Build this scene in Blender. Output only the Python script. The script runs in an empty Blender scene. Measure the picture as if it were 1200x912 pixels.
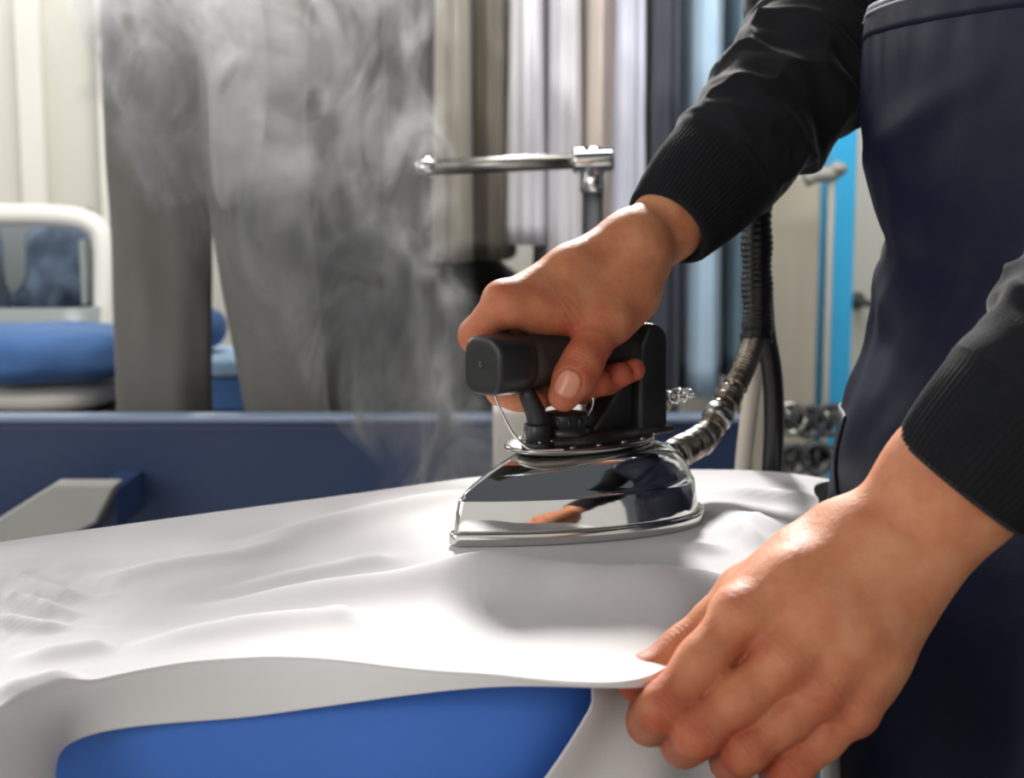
import bpy, math, random
import numpy as np
from mathutils import Vector

random.seed(4)
scn = bpy.context.scene
COL = scn.collection

# ------------------------------------------------------------------ camera
FPX = 1667.0
PITCH = math.radians(7.6)
CAM = np.array([0.0, 0.0, 1.15])
FW = np.array([0, math.cos(PITCH), -math.sin(PITCH)])
UP = np.array([0, math.sin(PITCH), math.cos(PITCH)])
RT = np.array([1.0, 0, 0])
cd = bpy.data.cameras.new('camera')
cam = bpy.data.objects.new('camera', cd)
COL.objects.link(cam)
cam.location = CAM
cam.rotation_euler = (math.radians(90) - PITCH, 0, 0)
cd.sensor_fit = 'HORIZONTAL'
cd.sensor_width = 36.0
cd.lens = FPX / 1200 * 36
cd.clip_start = 0.02
cd.dof.use_dof = True
cd.dof.focus_distance = 0.76
cd.dof.aperture_fstop = 9.0
scn.camera = cam

# ------------------------------------------------------------------ world, lights, exposure
scn.view_settings.view_transform = 'Standard'
scn.view_settings.look = 'None'
scn.view_settings.gamma = 1.0
scn.view_settings.use_curve_mapping = False
scn.view_settings.exposure = 0.27
world = bpy.data.worlds.new('world')
scn.world = world
world.use_nodes = True
bg = world.node_tree.nodes['Background']
bg.inputs[0].default_value = (0.86, 0.92, 1.0, 1)
bg.inputs[1].default_value = 0.10


def area(name, loc, aim, size, power, color, shape='RECTANGLE', size_y=None):
    ld = bpy.data.lights.new(name, 'AREA')
    ld.shape = shape
    ld.size = size
    ld.size_y = size_y or size
    ld.energy = power
    ld.color = color
    o = bpy.data.objects.new(name, ld)
    COL.objects.link(o)
    o.location = loc
    d = Vector(aim) - Vector(loc)
    o.rotation_euler = d.to_track_quat('-Z', 'Y').to_euler()
    return o


# low sun falling in over the back wall, from behind
sd = bpy.data.lights.new('sun', 'SUN')
sd.energy = 6.0
sd.angle = math.radians(7)
sd.color = (1.0, 0.975, 0.945)
so = bpy.data.objects.new('sun', sd)
COL.objects.link(so)
so.location = (-1.0, 2.6, 4.0)
so.rotation_euler = (-Vector((-0.02, 0.95, 0.655))).to_track_quat('-Z', 'Y').to_euler()
# daylight: a high window behind and to the left, a tall window on the left; then two added fill lamps
area('back_window_daylight', (-1.6, 2.66, 1.8), (-0.85, 1.3, 1.4), 0.7, 16, (1.0, 0.975, 0.94))
area('side_window_daylight', (-2.3, 0.5, 1.9), (0.2, 0.9, 1.0), 1.4, 12, (0.98, 0.99, 1.0))
area('front_fill', (-1.3, -1.3, 1.75), (0.1, 0.85, 1.0), 1.1, 17, (1.0, 0.985, 0.97))  # added fill from behind the camera, no window modelled there
area('background_fill', (0.1, 1.45, 2.6), (0.1, 2.45, 2.2), 1.4, 46, (1.0, 0.98, 0.94))  # added lamp to brighten the back wall and hanging clothes


# ------------------------------------------------------------------ projection helpers
def P(px, py, d):
    return CAM + d * (FW + (px - 600) / FPX * RT - (py - 456) / FPX * UP)


def G(px, py, z):
    v = FW + (px - 600) / FPX * RT - (py - 456) / FPX * UP
    return CAM + (z - CAM[2]) / v[2] * v


# ------------------------------------------------------------------ numpy noise
_rng = np.random.RandomState(7)
_LAT = _rng.rand(32, 32, 32).astype(np.float32)


def vnoise(p):
    p = np.asarray(p, np.float64)
    i = np.floor(p).astype(int)
    f = p - i
    f = f * f * (3 - 2 * f)
    i0 = i & 31
    i1 = (i + 1) & 31
    def L(a, b, c):
        return _LAT[a, b, c]
    x0, y0, z0 = i0[..., 0], i0[..., 1], i0[..., 2]
    x1, y1, z1 = i1[..., 0], i1[..., 1], i1[..., 2]
    fx, fy, fz = f[..., 0], f[..., 1], f[..., 2]
    a = L(x0, y0, z0) * (1 - fx) + L(x1, y0, z0) * fx
    b = L(x0, y1, z0) * (1 - fx) + L(x1, y1, z0) * fx
    c = L(x0, y0, z1) * (1 - fx) + L(x1, y0, z1) * fx
    d = L(x0, y1, z1) * (1 - fx) + L(x1, y1, z1) * fx
    return (a * (1 - fy) + b * fy) * (1 - fz) + (c * (1 - fy) + d * fy) * fz * 1.0 - 0.5


def fbm(p, o=3):
    s = 0
    a = 1.0
    p = np.asarray(p, float)
    for k in range(o):
        s = s + a * vnoise(p * (2 ** k) + 5.3 * k)
        a *= 0.5
    return s


# ------------------------------------------------------------------ object helpers
def link(name, me, mat=None, parent=None):
    o = bpy.data.objects.new(name, me)
    COL.objects.link(o)
    if mat is not None:
        me.materials.append(mat)
    if parent is not None:
        o.parent = parent
    return o


def mesh(name, V, Fc, mat=None, parent=None, smooth=True, sub=0, bevel=0, solid=0):
    me = bpy.data.meshes.new(name)
    V = np.asarray(V, float)
    me.from_pydata([tuple(v) for v in V], [], [tuple(int(i) for i in f) for f in Fc])
    if smooth:
        me.polygons.foreach_set('use_smooth', [True] * len(me.polygons))
    me.update()
    o = link(name, me, mat, parent)
    if solid:
        m = o.modifiers.new('solid', 'SOLIDIFY')
        m.thickness = solid
        m.offset = 0
    if bevel:
        m = o.modifiers.new('bevel', 'BEVEL')
        m.width = bevel
        m.segments = 3
        m.limit_method = 'ANGLE'
        m.angle_limit = math.radians(40)
    if sub:
        m = o.modifiers.new('sub', 'SUBSURF')
        m.levels = sub
        m.render_levels = sub
    return o


def thing(name, label, cat, loc=(0, 0, 0), group=None):
    o = bpy.data.objects.new(name, None)
    COL.objects.link(o)
    o.empty_display_size = 0.05
    tag(o, label, cat, group)
    return o


def tag(o, label, cat, group=None, kind=None):
    o['label'] = label
    o['category'] = cat
    if group:
        o['group'] = group
    if kind:
        o['kind'] = kind
    return o


def grid_faces(r, c, close=False, off=0):
    Fc = []
    for i in range(r - 1):
        for j in range(c if close else c - 1):
            k = (j + 1) % c
            Fc.append((off + i * c + j, off + i * c + k, off + (i + 1) * c + k, off + (i + 1) * c + j))
    return Fc


def rings_mesh(rings, cap=True):
    """rings: list of (n,3) arrays -> closed skin"""
    n = len(rings[0])
    V = np.concatenate(rings)
    Fc = grid_faces(len(rings), n, True)
    if cap:
        Fc.append(tuple(range(n))[::-1])
        k = (len(rings) - 1) * n
        Fc.append(tuple(range(k, k + n)))
    return V, Fc


def cr(pts, n):
    """Catmull-Rom through pts, n samples in all"""
    pts = np.asarray(pts, float)
    m = len(pts)
    e = np.concatenate([[2 * pts[0] - pts[1]], pts, [2 * pts[-1] - pts[-2]]])
    t = np.linspace(0, m - 1 - 1e-9, n)
    i = t.astype(int)
    f = (t - i).reshape((-1,) + (1,) * (pts.ndim - 1))
    a, b, c, d = e[i], e[i + 1], e[i + 2], e[i + 3]
    return 0.5 * (2 * b + (c - a) * f + (2 * a - 5 * b + 4 * c - d) * f * f + (3 * b - a - 3 * c + d) * f ** 3)


def frames(path):
    path = np.asarray(path)
    T = np.gradient(path, axis=0)
    T /= np.linalg.norm(T, axis=1)[:, None] + 1e-12
    ref = np.array([0, 0, 1.0]) if abs(T[0][2]) < 0.9 else np.array([1.0, 0, 0])
    N = np.cross(ref, T[0])
    N /= np.linalg.norm(N)
    Ns = [N]
    for i in range(1, len(path)):
        N = Ns[-1] - T[i] * (Ns[-1] @ T[i])
        N /= np.linalg.norm(N)
        Ns.append(N)
    Ns = np.array(Ns)
    return T, Ns, np.cross(T, Ns)


def tube_vf(path, rad, n=16, cap=True):
    path = np.asarray(path, float)
    rad = np.broadcast_to(rad, (len(path),))
    T, N, B = frames(path)
    a = np.linspace(0, 2 * math.pi, n, endpoint=False)
    rings = [path[i] + rad[i] * (np.cos(a)[:, None] * N[i] + np.sin(a)[:, None] * B[i]) for i in range(len(path))]
    return rings_mesh(rings, cap)


def tube(name, path, rad, mat, parent=None, n=16):
    V, Fc = tube_vf(path, rad, n)
    return mesh(name, V, Fc, mat, parent)


def lathe_vf(prof, center=(0, 0, 0), axis=(0, 0, 1), n=32):
    axis = np.asarray(axis, float)
    axis /= np.linalg.norm(axis)
    ref = np.array([1.0, 0, 0]) if abs(axis[0]) < 0.9 else np.array([0, 1.0, 0])
    u = np.cross(axis, ref)
    u /= np.linalg.norm(u)
    v = np.cross(axis, u)
    a = np.linspace(0, 2 * math.pi, n, endpoint=False)
    c = np.asarray(center, float)
    rings = [c + axis * h + max(r, 1e-5) * (np.cos(a)[:, None] * u + np.sin(a)[:, None] * v) for r, h in prof]
    return rings_mesh(rings)


def lathe(name, prof, center, axis, mat, parent=None, n=32, bevel=0):
    V, Fc = lathe_vf(prof, center, axis, n)
    return mesh(name, V, Fc, mat, parent, bevel=bevel)


def box(name, lo, hi, mat, parent=None, bevel=0.003, smooth=False):
    x0, y0, z0 = lo
    x1, y1, z1 = hi
    V = [(x0, y0, z0), (x1, y0, z0), (x1, y1, z0), (x0, y1, z0), (x0, y0, z1), (x1, y0, z1), (x1, y1, z1), (x0, y1, z1)]
    Fc = [(0, 3, 2, 1), (4, 5, 6, 7), (0, 1, 5, 4), (1, 2, 6, 5), (2, 3, 7, 6), (3, 0, 4, 7)]
    return mesh(name, V, Fc, mat, parent, smooth=smooth, bevel=bevel)


def prism(name, poly, z0, z1, mat, parent=None, bevel=0.002, xf=None):
    n = len(poly)
    V = [(x, y, z0) for x, y in poly] + [(x, y, z1) for x, y in poly]
    if xf:
        V = [xf(*v) for v in V]
    Fc = [tuple(range(n))[::-1], tuple(range(n, 2 * n))] + [(i, (i + 1) % n, n + (i + 1) % n, n + i) for i in range(n)]
    return mesh(name, V, Fc, mat, parent, smooth=True, bevel=bevel)


# ------------------------------------------------------------------ materials
def srgb(r, g, b):
    def f(c):
        c /= 255.0
        return c / 12.92 if c <= 0.04045 else ((c + 0.055) / 1.055) ** 2.4
    return (f(r), f(g), f(b), 1.0)


def mat(name, rgb, rough=0.6, metal=0.0, var=0.0, vscale=8.0, bump=0.0, bscale=200.0, sheen=0.0, coat=0.0,
        spec=0.5, rgb2=None, weave=0, trans=0.0, aniso=(1, 1, 1), detail=4, bdist=0.001):
    m = bpy.data.materials.new(name)
    m.use_nodes = True
    nt = m.node_tree
    b = nt.nodes['Principled BSDF']
    c = srgb(*rgb)
    b.inputs['Base Color'].default_value = c
    b.inputs['Roughness'].default_value = rough
    b.inputs['Metallic'].default_value = metal
    b.inputs['Specular IOR Level'].default_value = spec
    if sheen:
        b.inputs['Sheen Weight'].default_value = sheen
        b.inputs['Sheen Roughness'].default_value = 0.28
    if coat:
        b.inputs['Coat Weight'].default_value = coat
        b.inputs['Coat Roughness'].default_value = 0.1
    if trans:
        b.inputs['Transmission Weight'].default_value = trans
    tc = nt.nodes.new('ShaderNodeTexCoord')
    mp = nt.nodes.new('ShaderNodeMapping')
    mp.inputs['Scale'].default_value = aniso
    nt.links.new(tc.outputs['Object'], mp.inputs[0])
    if var or rgb2:
        n = nt.nodes.new('ShaderNodeTexNoise')
        n.inputs['Scale'].default_value = vscale
        n.inputs['Detail'].default_value = detail
        nt.links.new(mp.outputs[0], n.inputs['Vector'])
        r = nt.nodes.new('ShaderNodeValToRGB')
        r.color_ramp.elements[0].position = 0.3
        r.color_ramp.elements[1].position = 0.7
        if rgb2:
            r.color_ramp.elements[0].color = c
            r.color_ramp.elements[1].color = srgb(*rgb2)
        else:
            r.color_ramp.elements[0].color = [x * (1 - var) for x in c[:3]] + [1]
            r.color_ramp.elements[1].color = [min(1, x * (1 + var)) for x in c[:3]] + [1]
        nt.links.new(n.outputs[0], r.inputs[0])
        nt.links.new(r.outputs[0], b.inputs['Base Color'])
    if bump:
        n2 = nt.nodes.new('ShaderNodeTexNoise')
        n2.inputs['Scale'].default_value = bscale
        n2.inputs['Detail'].default_value = 3
        nt.links.new(mp.outputs[0], n2.inputs['Vector'])
        bp = nt.nodes.new('ShaderNodeBump')
        bp.inputs['Strength'].default_value = bump
        bp.inputs['Distance'].default_value = bdist
        nt.links.new(n2.outputs[0], bp.inputs['Height'])
        nt.links.new(bp.outputs[0], b.inputs['Normal'])
    return m


M = {}
M['chrome'] = mat('polished_chrome', (222, 222, 220), 0.07, 1.0, bump=0.015, bscale=60)
M['steel'] = mat('brushed_steel', (160, 158, 152), 0.26, 1.0, var=0.15, vscale=40, bump=0.05, bscale=120)
M['hosemetal'] = mat('stained_steel', (168, 158, 144), 0.3, 1.0, rgb2=(96, 84, 72), vscale=60, bump=0.3, bscale=180)
M['sole'] = mat('soleplate_aluminium', (205, 204, 200), 0.16, 1.0, var=0.05, vscale=30)
M['blackplastic'] = mat('black_plastic', (30, 31, 33), 0.38, 0, var=0.2, vscale=40, bump=0.06, bscale=500, spec=0.5)
M['darkmetal'] = mat('sooty_metal', (48, 46, 44), 0.34, 0.6, rgb2=(88, 82, 74), vscale=70, bump=0.25, bscale=220)
M['brownrubber'] = mat('worn_rubber_grip', (40, 34, 31), 0.62, 0, var=0.25, vscale=60, bump=0.2, bscale=700)
M['whitecloth'] = mat('white_cotton', (222, 219, 219), 0.85, 0, bump=0.10, bscale=900, sheen=0.15, spec=0.2)
M['boardblue'] = mat('blue_board_cover', (66, 114, 200), 0.62, 0, var=0.06, vscale=6, bump=0.1, bscale=800, sheen=0.25, spec=0.3)
M['navy'] = mat('navy_apron_twill', (12, 17, 42), 0.50, 0, var=0.1, vscale=14, bump=0.18, bscale=1400, sheen=0.0, spec=0.3)
M['knit'] = mat('charcoal_knit', (26, 27, 30), 0.9, 0, var=0.15, vscale=40, bump=0.5, bscale=900, sheen=0.32, spec=0.2)
M['rib'] = mat('charcoal_rib', (24, 25, 28), 0.9, 0, var=0.15, vscale=60, bump=0.4, bscale=900, sheen=0.1, spec=0.2)
M['thread'] = mat('pale_thread', (170, 172, 185), 0.8)
M['darkpants'] = mat('dark_trousers', (34, 36, 44), 0.85, 0, var=0.1)
M['leather'] = mat('black_leather', (24, 23, 22), 0.45, 0, var=0.1)
M['hairmat'] = mat('dark_hair', (44, 32, 25), 0.6, 0, var=0.3, vscale=60, bump=0.5, bscale=200, aniso=(1, 1, 0.1))
M['wall'] = mat('cream_wall', (212, 210, 200), 0.85, 0, var=0.03, vscale=2, bump=0.05, bscale=60)
M['greywall'] = mat('grey_plaster', (150, 149, 146), 0.85, 0, var=0.04, vscale=2, bump=0.05, bscale=60)
M['trim'] = mat('white_trim', (232, 229, 220), 0.5)
M['floor'] = mat('grey_concrete', (118, 116, 112), 0.7, 0, var=0.12, vscale=3, bump=0.1, bscale=40)
M['panel'] = mat('blue_painted_panel', (34, 54, 92), 0.45, 0, var=0.06, vscale=4)
M['sunlitedge'] = mat('sunlit_panel_edge', (112, 126, 150), 0.4)  # sunlight on the panel's top edge, put into its colour
M['greymetal'] = mat('grey_painted_metal', (158, 157, 152), 0.5, 0, var=0.05)
M['darkgrey'] = mat('dark_grey_metal', (70, 72, 76), 0.5, 0.3)
M['tablewood'] = mat('dark_table_top', (46, 46, 50), 0.6, 0, var=0.1)
M['beige'] = mat('beige_cabinet', (196, 190, 172), 0.55, 0, var=0.03)
M['skyblue'] = mat('sky_blue_paint', (58, 184, 240), 0.45, 0, var=0.04)
M['palehose'] = mat('pale_rubber_hose', (206, 198, 182), 0.6, 0, var=0.06, bump=0.1)
M['blackhose'] = mat('black_rubber_hose', (20, 20, 21), 0.36, 0, var=0.2, vscale=50, bump=0.25, bscale=300)


def fabric(name, rgb, var=0.08, rgb2=None, vscale=5, aniso=(1, 1, 1)):
    return mat(name, rgb, 0.88, 0, var=var, vscale=vscale, bump=0.15, bscale=400, sheen=0.2, spec=0.2, rgb2=rgb2, aniso=aniso)


def skin_material():
    m = bpy.data.materials.new('skin')
    m.use_nodes = True
    nt = m.node_tree
    b = nt.nodes['Principled BSDF']
    at = nt.nodes.new('ShaderNodeAttribute')
    at.attribute_name = 'tint'
    nl = nt.nodes.new('ShaderNodeAttribute')
    nl.attribute_name = 'nail'
    tc = nt.nodes.new('ShaderNodeTexCoord')
    n = nt.nodes.new('ShaderNodeTexNoise')
    n.inputs['Scale'].default_value = 70
    n.inputs['Detail'].default_value = 5
    nt.links.new(tc.outputs['Object'], n.inputs['Vector'])
    ad = nt.nodes.new('ShaderNodeMath')
    ad.operation = 'MULTIPLY_ADD'
    nt.links.new(n.outputs[0], ad.inputs[0])
    ad.inputs[1].default_value = 0.9
    nt.links.new(at.outputs['Fac'], ad.inputs[2])
    r = nt.nodes.new('ShaderNodeValToRGB')
    r.color_ramp.elements[0].position = 0.25
    r.color_ramp.elements[0].color = srgb(204, 144, 108)
    r.color_ramp.elements[1].position = 1.25 / 1.3
    r.color_ramp.elements[1].color = srgb(168, 82, 58)
    e = r.color_ramp.elements.new(0.5)
    e.color = srgb(194, 126, 90)
    nt.links.new(ad.outputs[0], r.inputs[0])
    mx = nt.nodes.new('ShaderNodeMix')
    mx.data_type = 'RGBA'
    nt.links.new(nl.outputs['Fac'], mx.inputs[0])
    nt.links.new(r.outputs[0], mx.inputs[6])
    mx.inputs[7].default_value = srgb(206, 140, 116)
    nt.links.new(mx.outputs[2], b.inputs['Base Color'])
    rr = nt.nodes.new('ShaderNodeMapRange')
    nt.links.new(nl.outputs['Fac'], rr.inputs[0])
    rr.inputs[3].default_value = 0.55
    rr.inputs[4].default_value = 0.25
    nt.links.new(rr.outputs[0], b.inputs['Roughness'])
    b.inputs['Subsurface Weight'].default_value = 0.22
    b.inputs['Subsurface Radius'].default_value = (1.0, 0.35, 0.2)
    b.inputs['Subsurface Scale'].default_value = 0.006
    b.inputs['Specular IOR Level'].default_value = 0.30
    v = nt.nodes.new('ShaderNodeTexVoronoi')
    v.inputs['Scale'].default_value = 900
    nt.links.new(tc.outputs['Object'], v.inputs['Vector'])
    n2 = nt.nodes.new('ShaderNodeTexNoise')
    n2.inputs['Scale'].default_value = 260
    n2.inputs['Detail'].default_value = 4
    nt.links.new(tc.outputs['Object'], n2.inputs['Vector'])
    sm = nt.nodes.new('ShaderNodeMath')
    sm.operation = 'MULTIPLY_ADD'
    nt.links.new(v.outputs['Distance'], sm.inputs[0])
    sm.inputs[1].default_value = 0.35
    nt.links.new(n2.outputs[0], sm.inputs[2])
    iv = nt.nodes.new('ShaderNodeMath')
    iv.operation = 'MULTIPLY_ADD'
    nt.links.new(nl.outputs['Fac'], iv.inputs[0])
    iv.inputs[1].default_value = -0.42
    iv.inputs[2].default_value = 0.45
    bp = nt.nodes.new('ShaderNodeBump')
    bp.inputs['Distance'].default_value = 0.0008
    nt.links.new(iv.outputs[0], bp.inputs['Strength'])
    nt.links.new(sm.outputs[0], bp.inputs['Height'])
    nt.links.new(bp.outputs[0], b.inputs['Normal'])
    return m


M['skin'] = skin_material()


# ------------------------------------------------------------------ signed-distance sculpting
def surface_nets(f, org, h):
    s = f < 0
    nx, ny, nz = f.shape
    cnt = np.zeros((nx - 1, ny - 1, nz - 1), np.int8)
    for dx in (0, 1):
        for dy in (0, 1):
            for dz in (0, 1):
                cnt += s[dx:nx - 1 + dx, dy:ny - 1 + dy, dz:nz - 1 + dz]
    act = (cnt > 0) & (cnt < 8)
    ix = np.argwhere(act)
    idm = -np.ones(act.shape, np.int64)
    idm[act] = np.arange(len(ix))
    acc = np.zeros((len(ix), 3))
    num = np.zeros(len(ix))
    corners = [(a, b, c) for a in (0, 1) for b in (0, 1) for c in (0, 1)]
    val = {c: f[ix[:, 0] + c[0], ix[:, 1] + c[1], ix[:, 2] + c[2]] for c in corners}
    for c in corners:
        for ax in range(3):
            if c[ax] == 0:
                d = list(c)
                d[ax] = 1
                d = tuple(d)
                va, vb = val[c], val[d]
                k = (va < 0) != (vb < 0)
                t = va / (va - vb + 1e-20)
                pt = np.repeat(np.array(c, float)[None], len(ix), 0)
                pt[:, ax] = t
                acc[k] += pt[k]
                num[k] += 1
    V = (ix + acc / num[:, None]) * h + org
    Fc = []
    for ax in range(3):
        sl0 = [slice(None)] * 3
        sl1 = [slice(None)] * 3
        sl0[ax] = slice(0, -1)
        sl1[ax] = slice(1, None)
        ch = s[tuple(sl0)] != s[tuple(sl1)]
        e = np.argwhere(ch)
        o1, o2 = [(1, 2), (2, 0), (0, 1)][ax]
        lim = np.array(act.shape)
        ok = (e[:, o1] > 0) & (e[:, o2] > 0) & (e[:, o1] < lim[o1]) & (e[:, o2] < lim[o2])
        e = e[ok]
        u = np.zeros(3, int)
        u[o1] = 1
        w = np.zeros(3, int)
        w[o2] = 1
        q = [e - u - w, e - w, e, e - u]
        ids = np.stack([idm[a[:, 0], a[:, 1], a[:, 2]] for a in q], 1)
        flip = ~s[e[:, 0], e[:, 1], e[:, 2]]
        ids[flip] = ids[flip][:, ::-1]
        Fc.append(ids)
    return V, np.concatenate(Fc)


class Sdf:
    def __init__(self, lo, hi, h):
        self.h = h
        self.lo = np.asarray(lo, float)
        n = np.ceil((np.asarray(hi) - self.lo) / h).astype(int) + 1
        self.n = n
        self.f = np.full(n, 0.05, np.float32)
        self.ax = [(self.lo[i] + h * np.arange(n[i])).astype(np.float32) for i in range(3)]

    def _win(self, pts, r):
        lo = np.min(pts, 0) - r
        hi = np.max(pts, 0) + r
        a = np.clip(np.floor((lo - self.lo) / self.h).astype(int), 0, self.n)
        b = np.clip(np.ceil((hi - self.lo) / self.h).astype(int) + 1, 0, self.n)
        return tuple(slice(a[i], b[i]) for i in range(3))

    def cone(self, a, b, ra, rb, nrm=None, flat=1.0):
        """distance field of a tapered capsule within its window"""
        a = np.asarray(a, float)
        b = np.asarray(b, float)
        R = max(ra, rb) * max(1, 1) + 0.022
        w = self._win([a, b], R)
        X = self.ax[0][w[0]][:, None, None]
        Y = self.ax[1][w[1]][None, :, None]
        Z = self.ax[2][w[2]][None, None, :]
        if min(X.size, Y.size, Z.size) == 0:
            return w, None
        ba = b - a
        L2 = max(ba @ ba, 1e-12)
        t = np.clip(((X - a[0]) * ba[0] + (Y - a[1]) * ba[1] + (Z - a[2]) * ba[2]) / L2, 0, 1)
        qx = X - a[0] - t * ba[0]
        qy = Y - a[1] - t * ba[1]
        qz = Z - a[2] - t * ba[2]
        d2 = qx * qx + qy * qy + qz * qz
        if nrm is not None:
            qn = qx * nrm[0] + qy * nrm[1] + qz * nrm[2]
            d2 = d2 + qn * qn * (flat * flat - 1)
        return w, np.sqrt(d2) - (ra + (rb - ra) * t)

    @staticmethod
    def smin(a, b, k):
        h = np.maximum(k - np.abs(a - b), 0) / k
        return np.minimum(a, b) - h * h * k * 0.25

    def add(self, a, b, ra, rb, k=0.004, nrm=None, flat=1.0):
        w, d = self.cone(a, b, ra, rb, nrm, flat)
        if d is not None:
            self.f[w] = self.smin(self.f[w], d, k)

    def chain(self, pts, rad, kin=0.004, k0=0.001, kb=0.008, base=None, fall=0.016):
        """a finger: its own chain, blended with the rest only near its base"""
        w = self._win(pts, max(rad) + 0.022)
        tmp = np.full(self.f[w].shape, 0.05, np.float32)
        off = [s.start for s in w]
        for i in range(len(pts) - 1):
            w2, d = self.cone(pts[i], pts[i + 1], rad[i], rad[i + 1])
            loc = tuple(slice(w2[j].start - off[j], w2[j].stop - off[j]) for j in range(3))
            tmp[loc] = self.smin(tmp[loc], d, kin)
        base = np.asarray(pts[0] if base is None else base)
        X = self.ax[0][w[0]][:, None, None] - base[0]
        Y = self.ax[1][w[1]][None, :, None] - base[1]
        Z = self.ax[2][w[2]][None, None, :] - base[2]
        k = k0 + kb * np.exp(-(X * X + Y * Y + Z * Z) / fall ** 2)
        self.f[w] = self.smin(self.f[w], tmp, k)

    def mesh(self):
        return surface_nets(self.f.astype(np.float64), self.lo, self.h)


def vnormals(V, Fc):
    n = np.zeros_like(V)
    q = np.asarray(Fc)
    fn = np.cross(V[q[:, 2]] - V[q[:, 0]], V[q[:, 3]] - V[q[:, 1]])
    for i in range(4):
        np.add.at(n, q[:, i], fn)
    return n / (np.linalg.norm(n, axis=1)[:, None] + 1e-12)


def lap(V, Fc, it=2, w=0.5):
    q = np.asarray(Fc)
    for _ in range(it):
        s = np.zeros_like(V)
        c = np.zeros(len(V))
        for i in range(4):
            j = (i + 1) % 4
            np.add.at(s, q[:, i], V[q[:, j]])
            np.add.at(c, q[:, i], 1)
            np.add.at(s, q[:, j], V[q[:, i]])
            np.add.at(c, q[:, j], 1)
        V = V * (1 - w) + w * s / np.maximum(c, 1)[:, None]
    return V


def unit(v):
    v = np.asarray(v, float)
    return v / (np.linalg.norm(v) + 1e-12)


# ================================================================== the setting
def struct(o, label=None):
    o['kind'] = 'structure'
    return o


WALL_Y = 2.75
struct(box('floor', (-2.85, -1.6, -0.05), (3.2, WALL_Y + 0.1, 0.0), M['floor'], bevel=0))
struct(box('wall_front', (-2.85, -1.6, 0.0), (3.2, -1.5, 2.5), M['greywall'], bevel=0))
struct(box('wall_left', (-2.85, -1.5, 0.0), (-2.75, WALL_Y, 1.85), M['wall'], bevel=0))
struct(box('wall_back', (-2.85, WALL_Y, 0.0), (3.2, WALL_Y + 0.1, 1.85), M['wall'], bevel=0))
# upright trim strips on the back wall behind the laundry shelf
for k, (pa, pb) in enumerate(((38, 66), (128, 150))):
    a, b = P(pa, 0, WALL_Y), P(pb, 0, WALL_Y)
    struct(box('trim_%d' % (k + 1), (a[0], WALL_Y - 0.035, 0.0), (b[0], WALL_Y, 1.85), M['trim'], bevel=0.006))


def X(px, d):
    return (px - 600) / FPX * d


def Zp(py, d):
    return P(600, py, d)[2]


# ------------------------------------------------------------------ the second table: a blue panel with its frame
D = 1.5
t = thing('blue_work_table', 'dark blue work table panel with top edge painted pale as sunlit behind the ironing board', 'table')
YB = P(0, 495, D)[1]
zt = Zp(497, D)
box('front_panel', (-0.95, YB, 0.30), (X(872, D), YB + 0.03, zt), M['panel'], t, 0.004)
box('top_edge', (-0.95, YB - 0.004, zt), (X(872, D), YB + 0.034, zt + 0.008), M['sunlitedge'], t, 0.003)
for x in (-0.9, X(850, D)):
    box('leg', (x - 0.02, YB + 0.031, 0.0), (x + 0.02, YB + 0.071, 0.45), M['panel'], t, 0.004)
# slanted grey brace standing in front of the panel
br = thing('slanted_grey_brace', 'grey flat metal brace slanting up in front of the blue panel', 'brace')
d0 = 1.38
pts = [P(62, 568, d0), P(136, 568, d0), P(112, 614, d0), P(-60, 700, d0), P(-150, 700, d0)]
off = np.array([0, 0.03, 0])
V = pts + [p + off for p in pts]
n = len(pts)
Fc = [tuple(range(n)), tuple(range(2 * n - 1, n - 1, -1))] + [(i, n + i, n + (i + 1) % n, (i + 1) % n) for i in range(n)]
mesh('bar', V, [f[::-1] for f in Fc], M['greymetal'], br, smooth=False, bevel=0.003)
q0, q1 = P(136, 570, d0 + 0.04), P(136, 620, d0 + 0.04)
box('brace_shadow', (q0[0] - 0.022, q0[1] - 0.012, q1[2]), (q0[0] + 0.004, YB - 0.001, q0[2]), M['panel'], br, 0.003)  # blue box standing in for the shadow beside the brace
q = P(-105, 700, d0)
box('foot', (q[0] - 0.04, q[1] - 0.01, 0.0), (q[0] + 0.04, q[1] + 0.04, q[2] + 0.01), M['greymetal'], br, 0.003)

# ------------------------------------------------------------------ laundry shelf behind the panel
ZS = 0.873
sh = thing('laundry_table', 'low dark table carrying the folded laundry behind the blue panel', 'table')
box('table_top', (-1.15, 1.775, ZS - 0.03), (-0.25, 2.45, ZS), M['tablewood'], sh, 0.004)
for x in (-1.1, -0.29):
    for y in (1.8, 2.4):
        box('leg', (x - 0.02, y - 0.02, 0), (x + 0.02, y + 0.02, ZS - 0.031), M['tablewood'], sh, 0.003)


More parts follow.
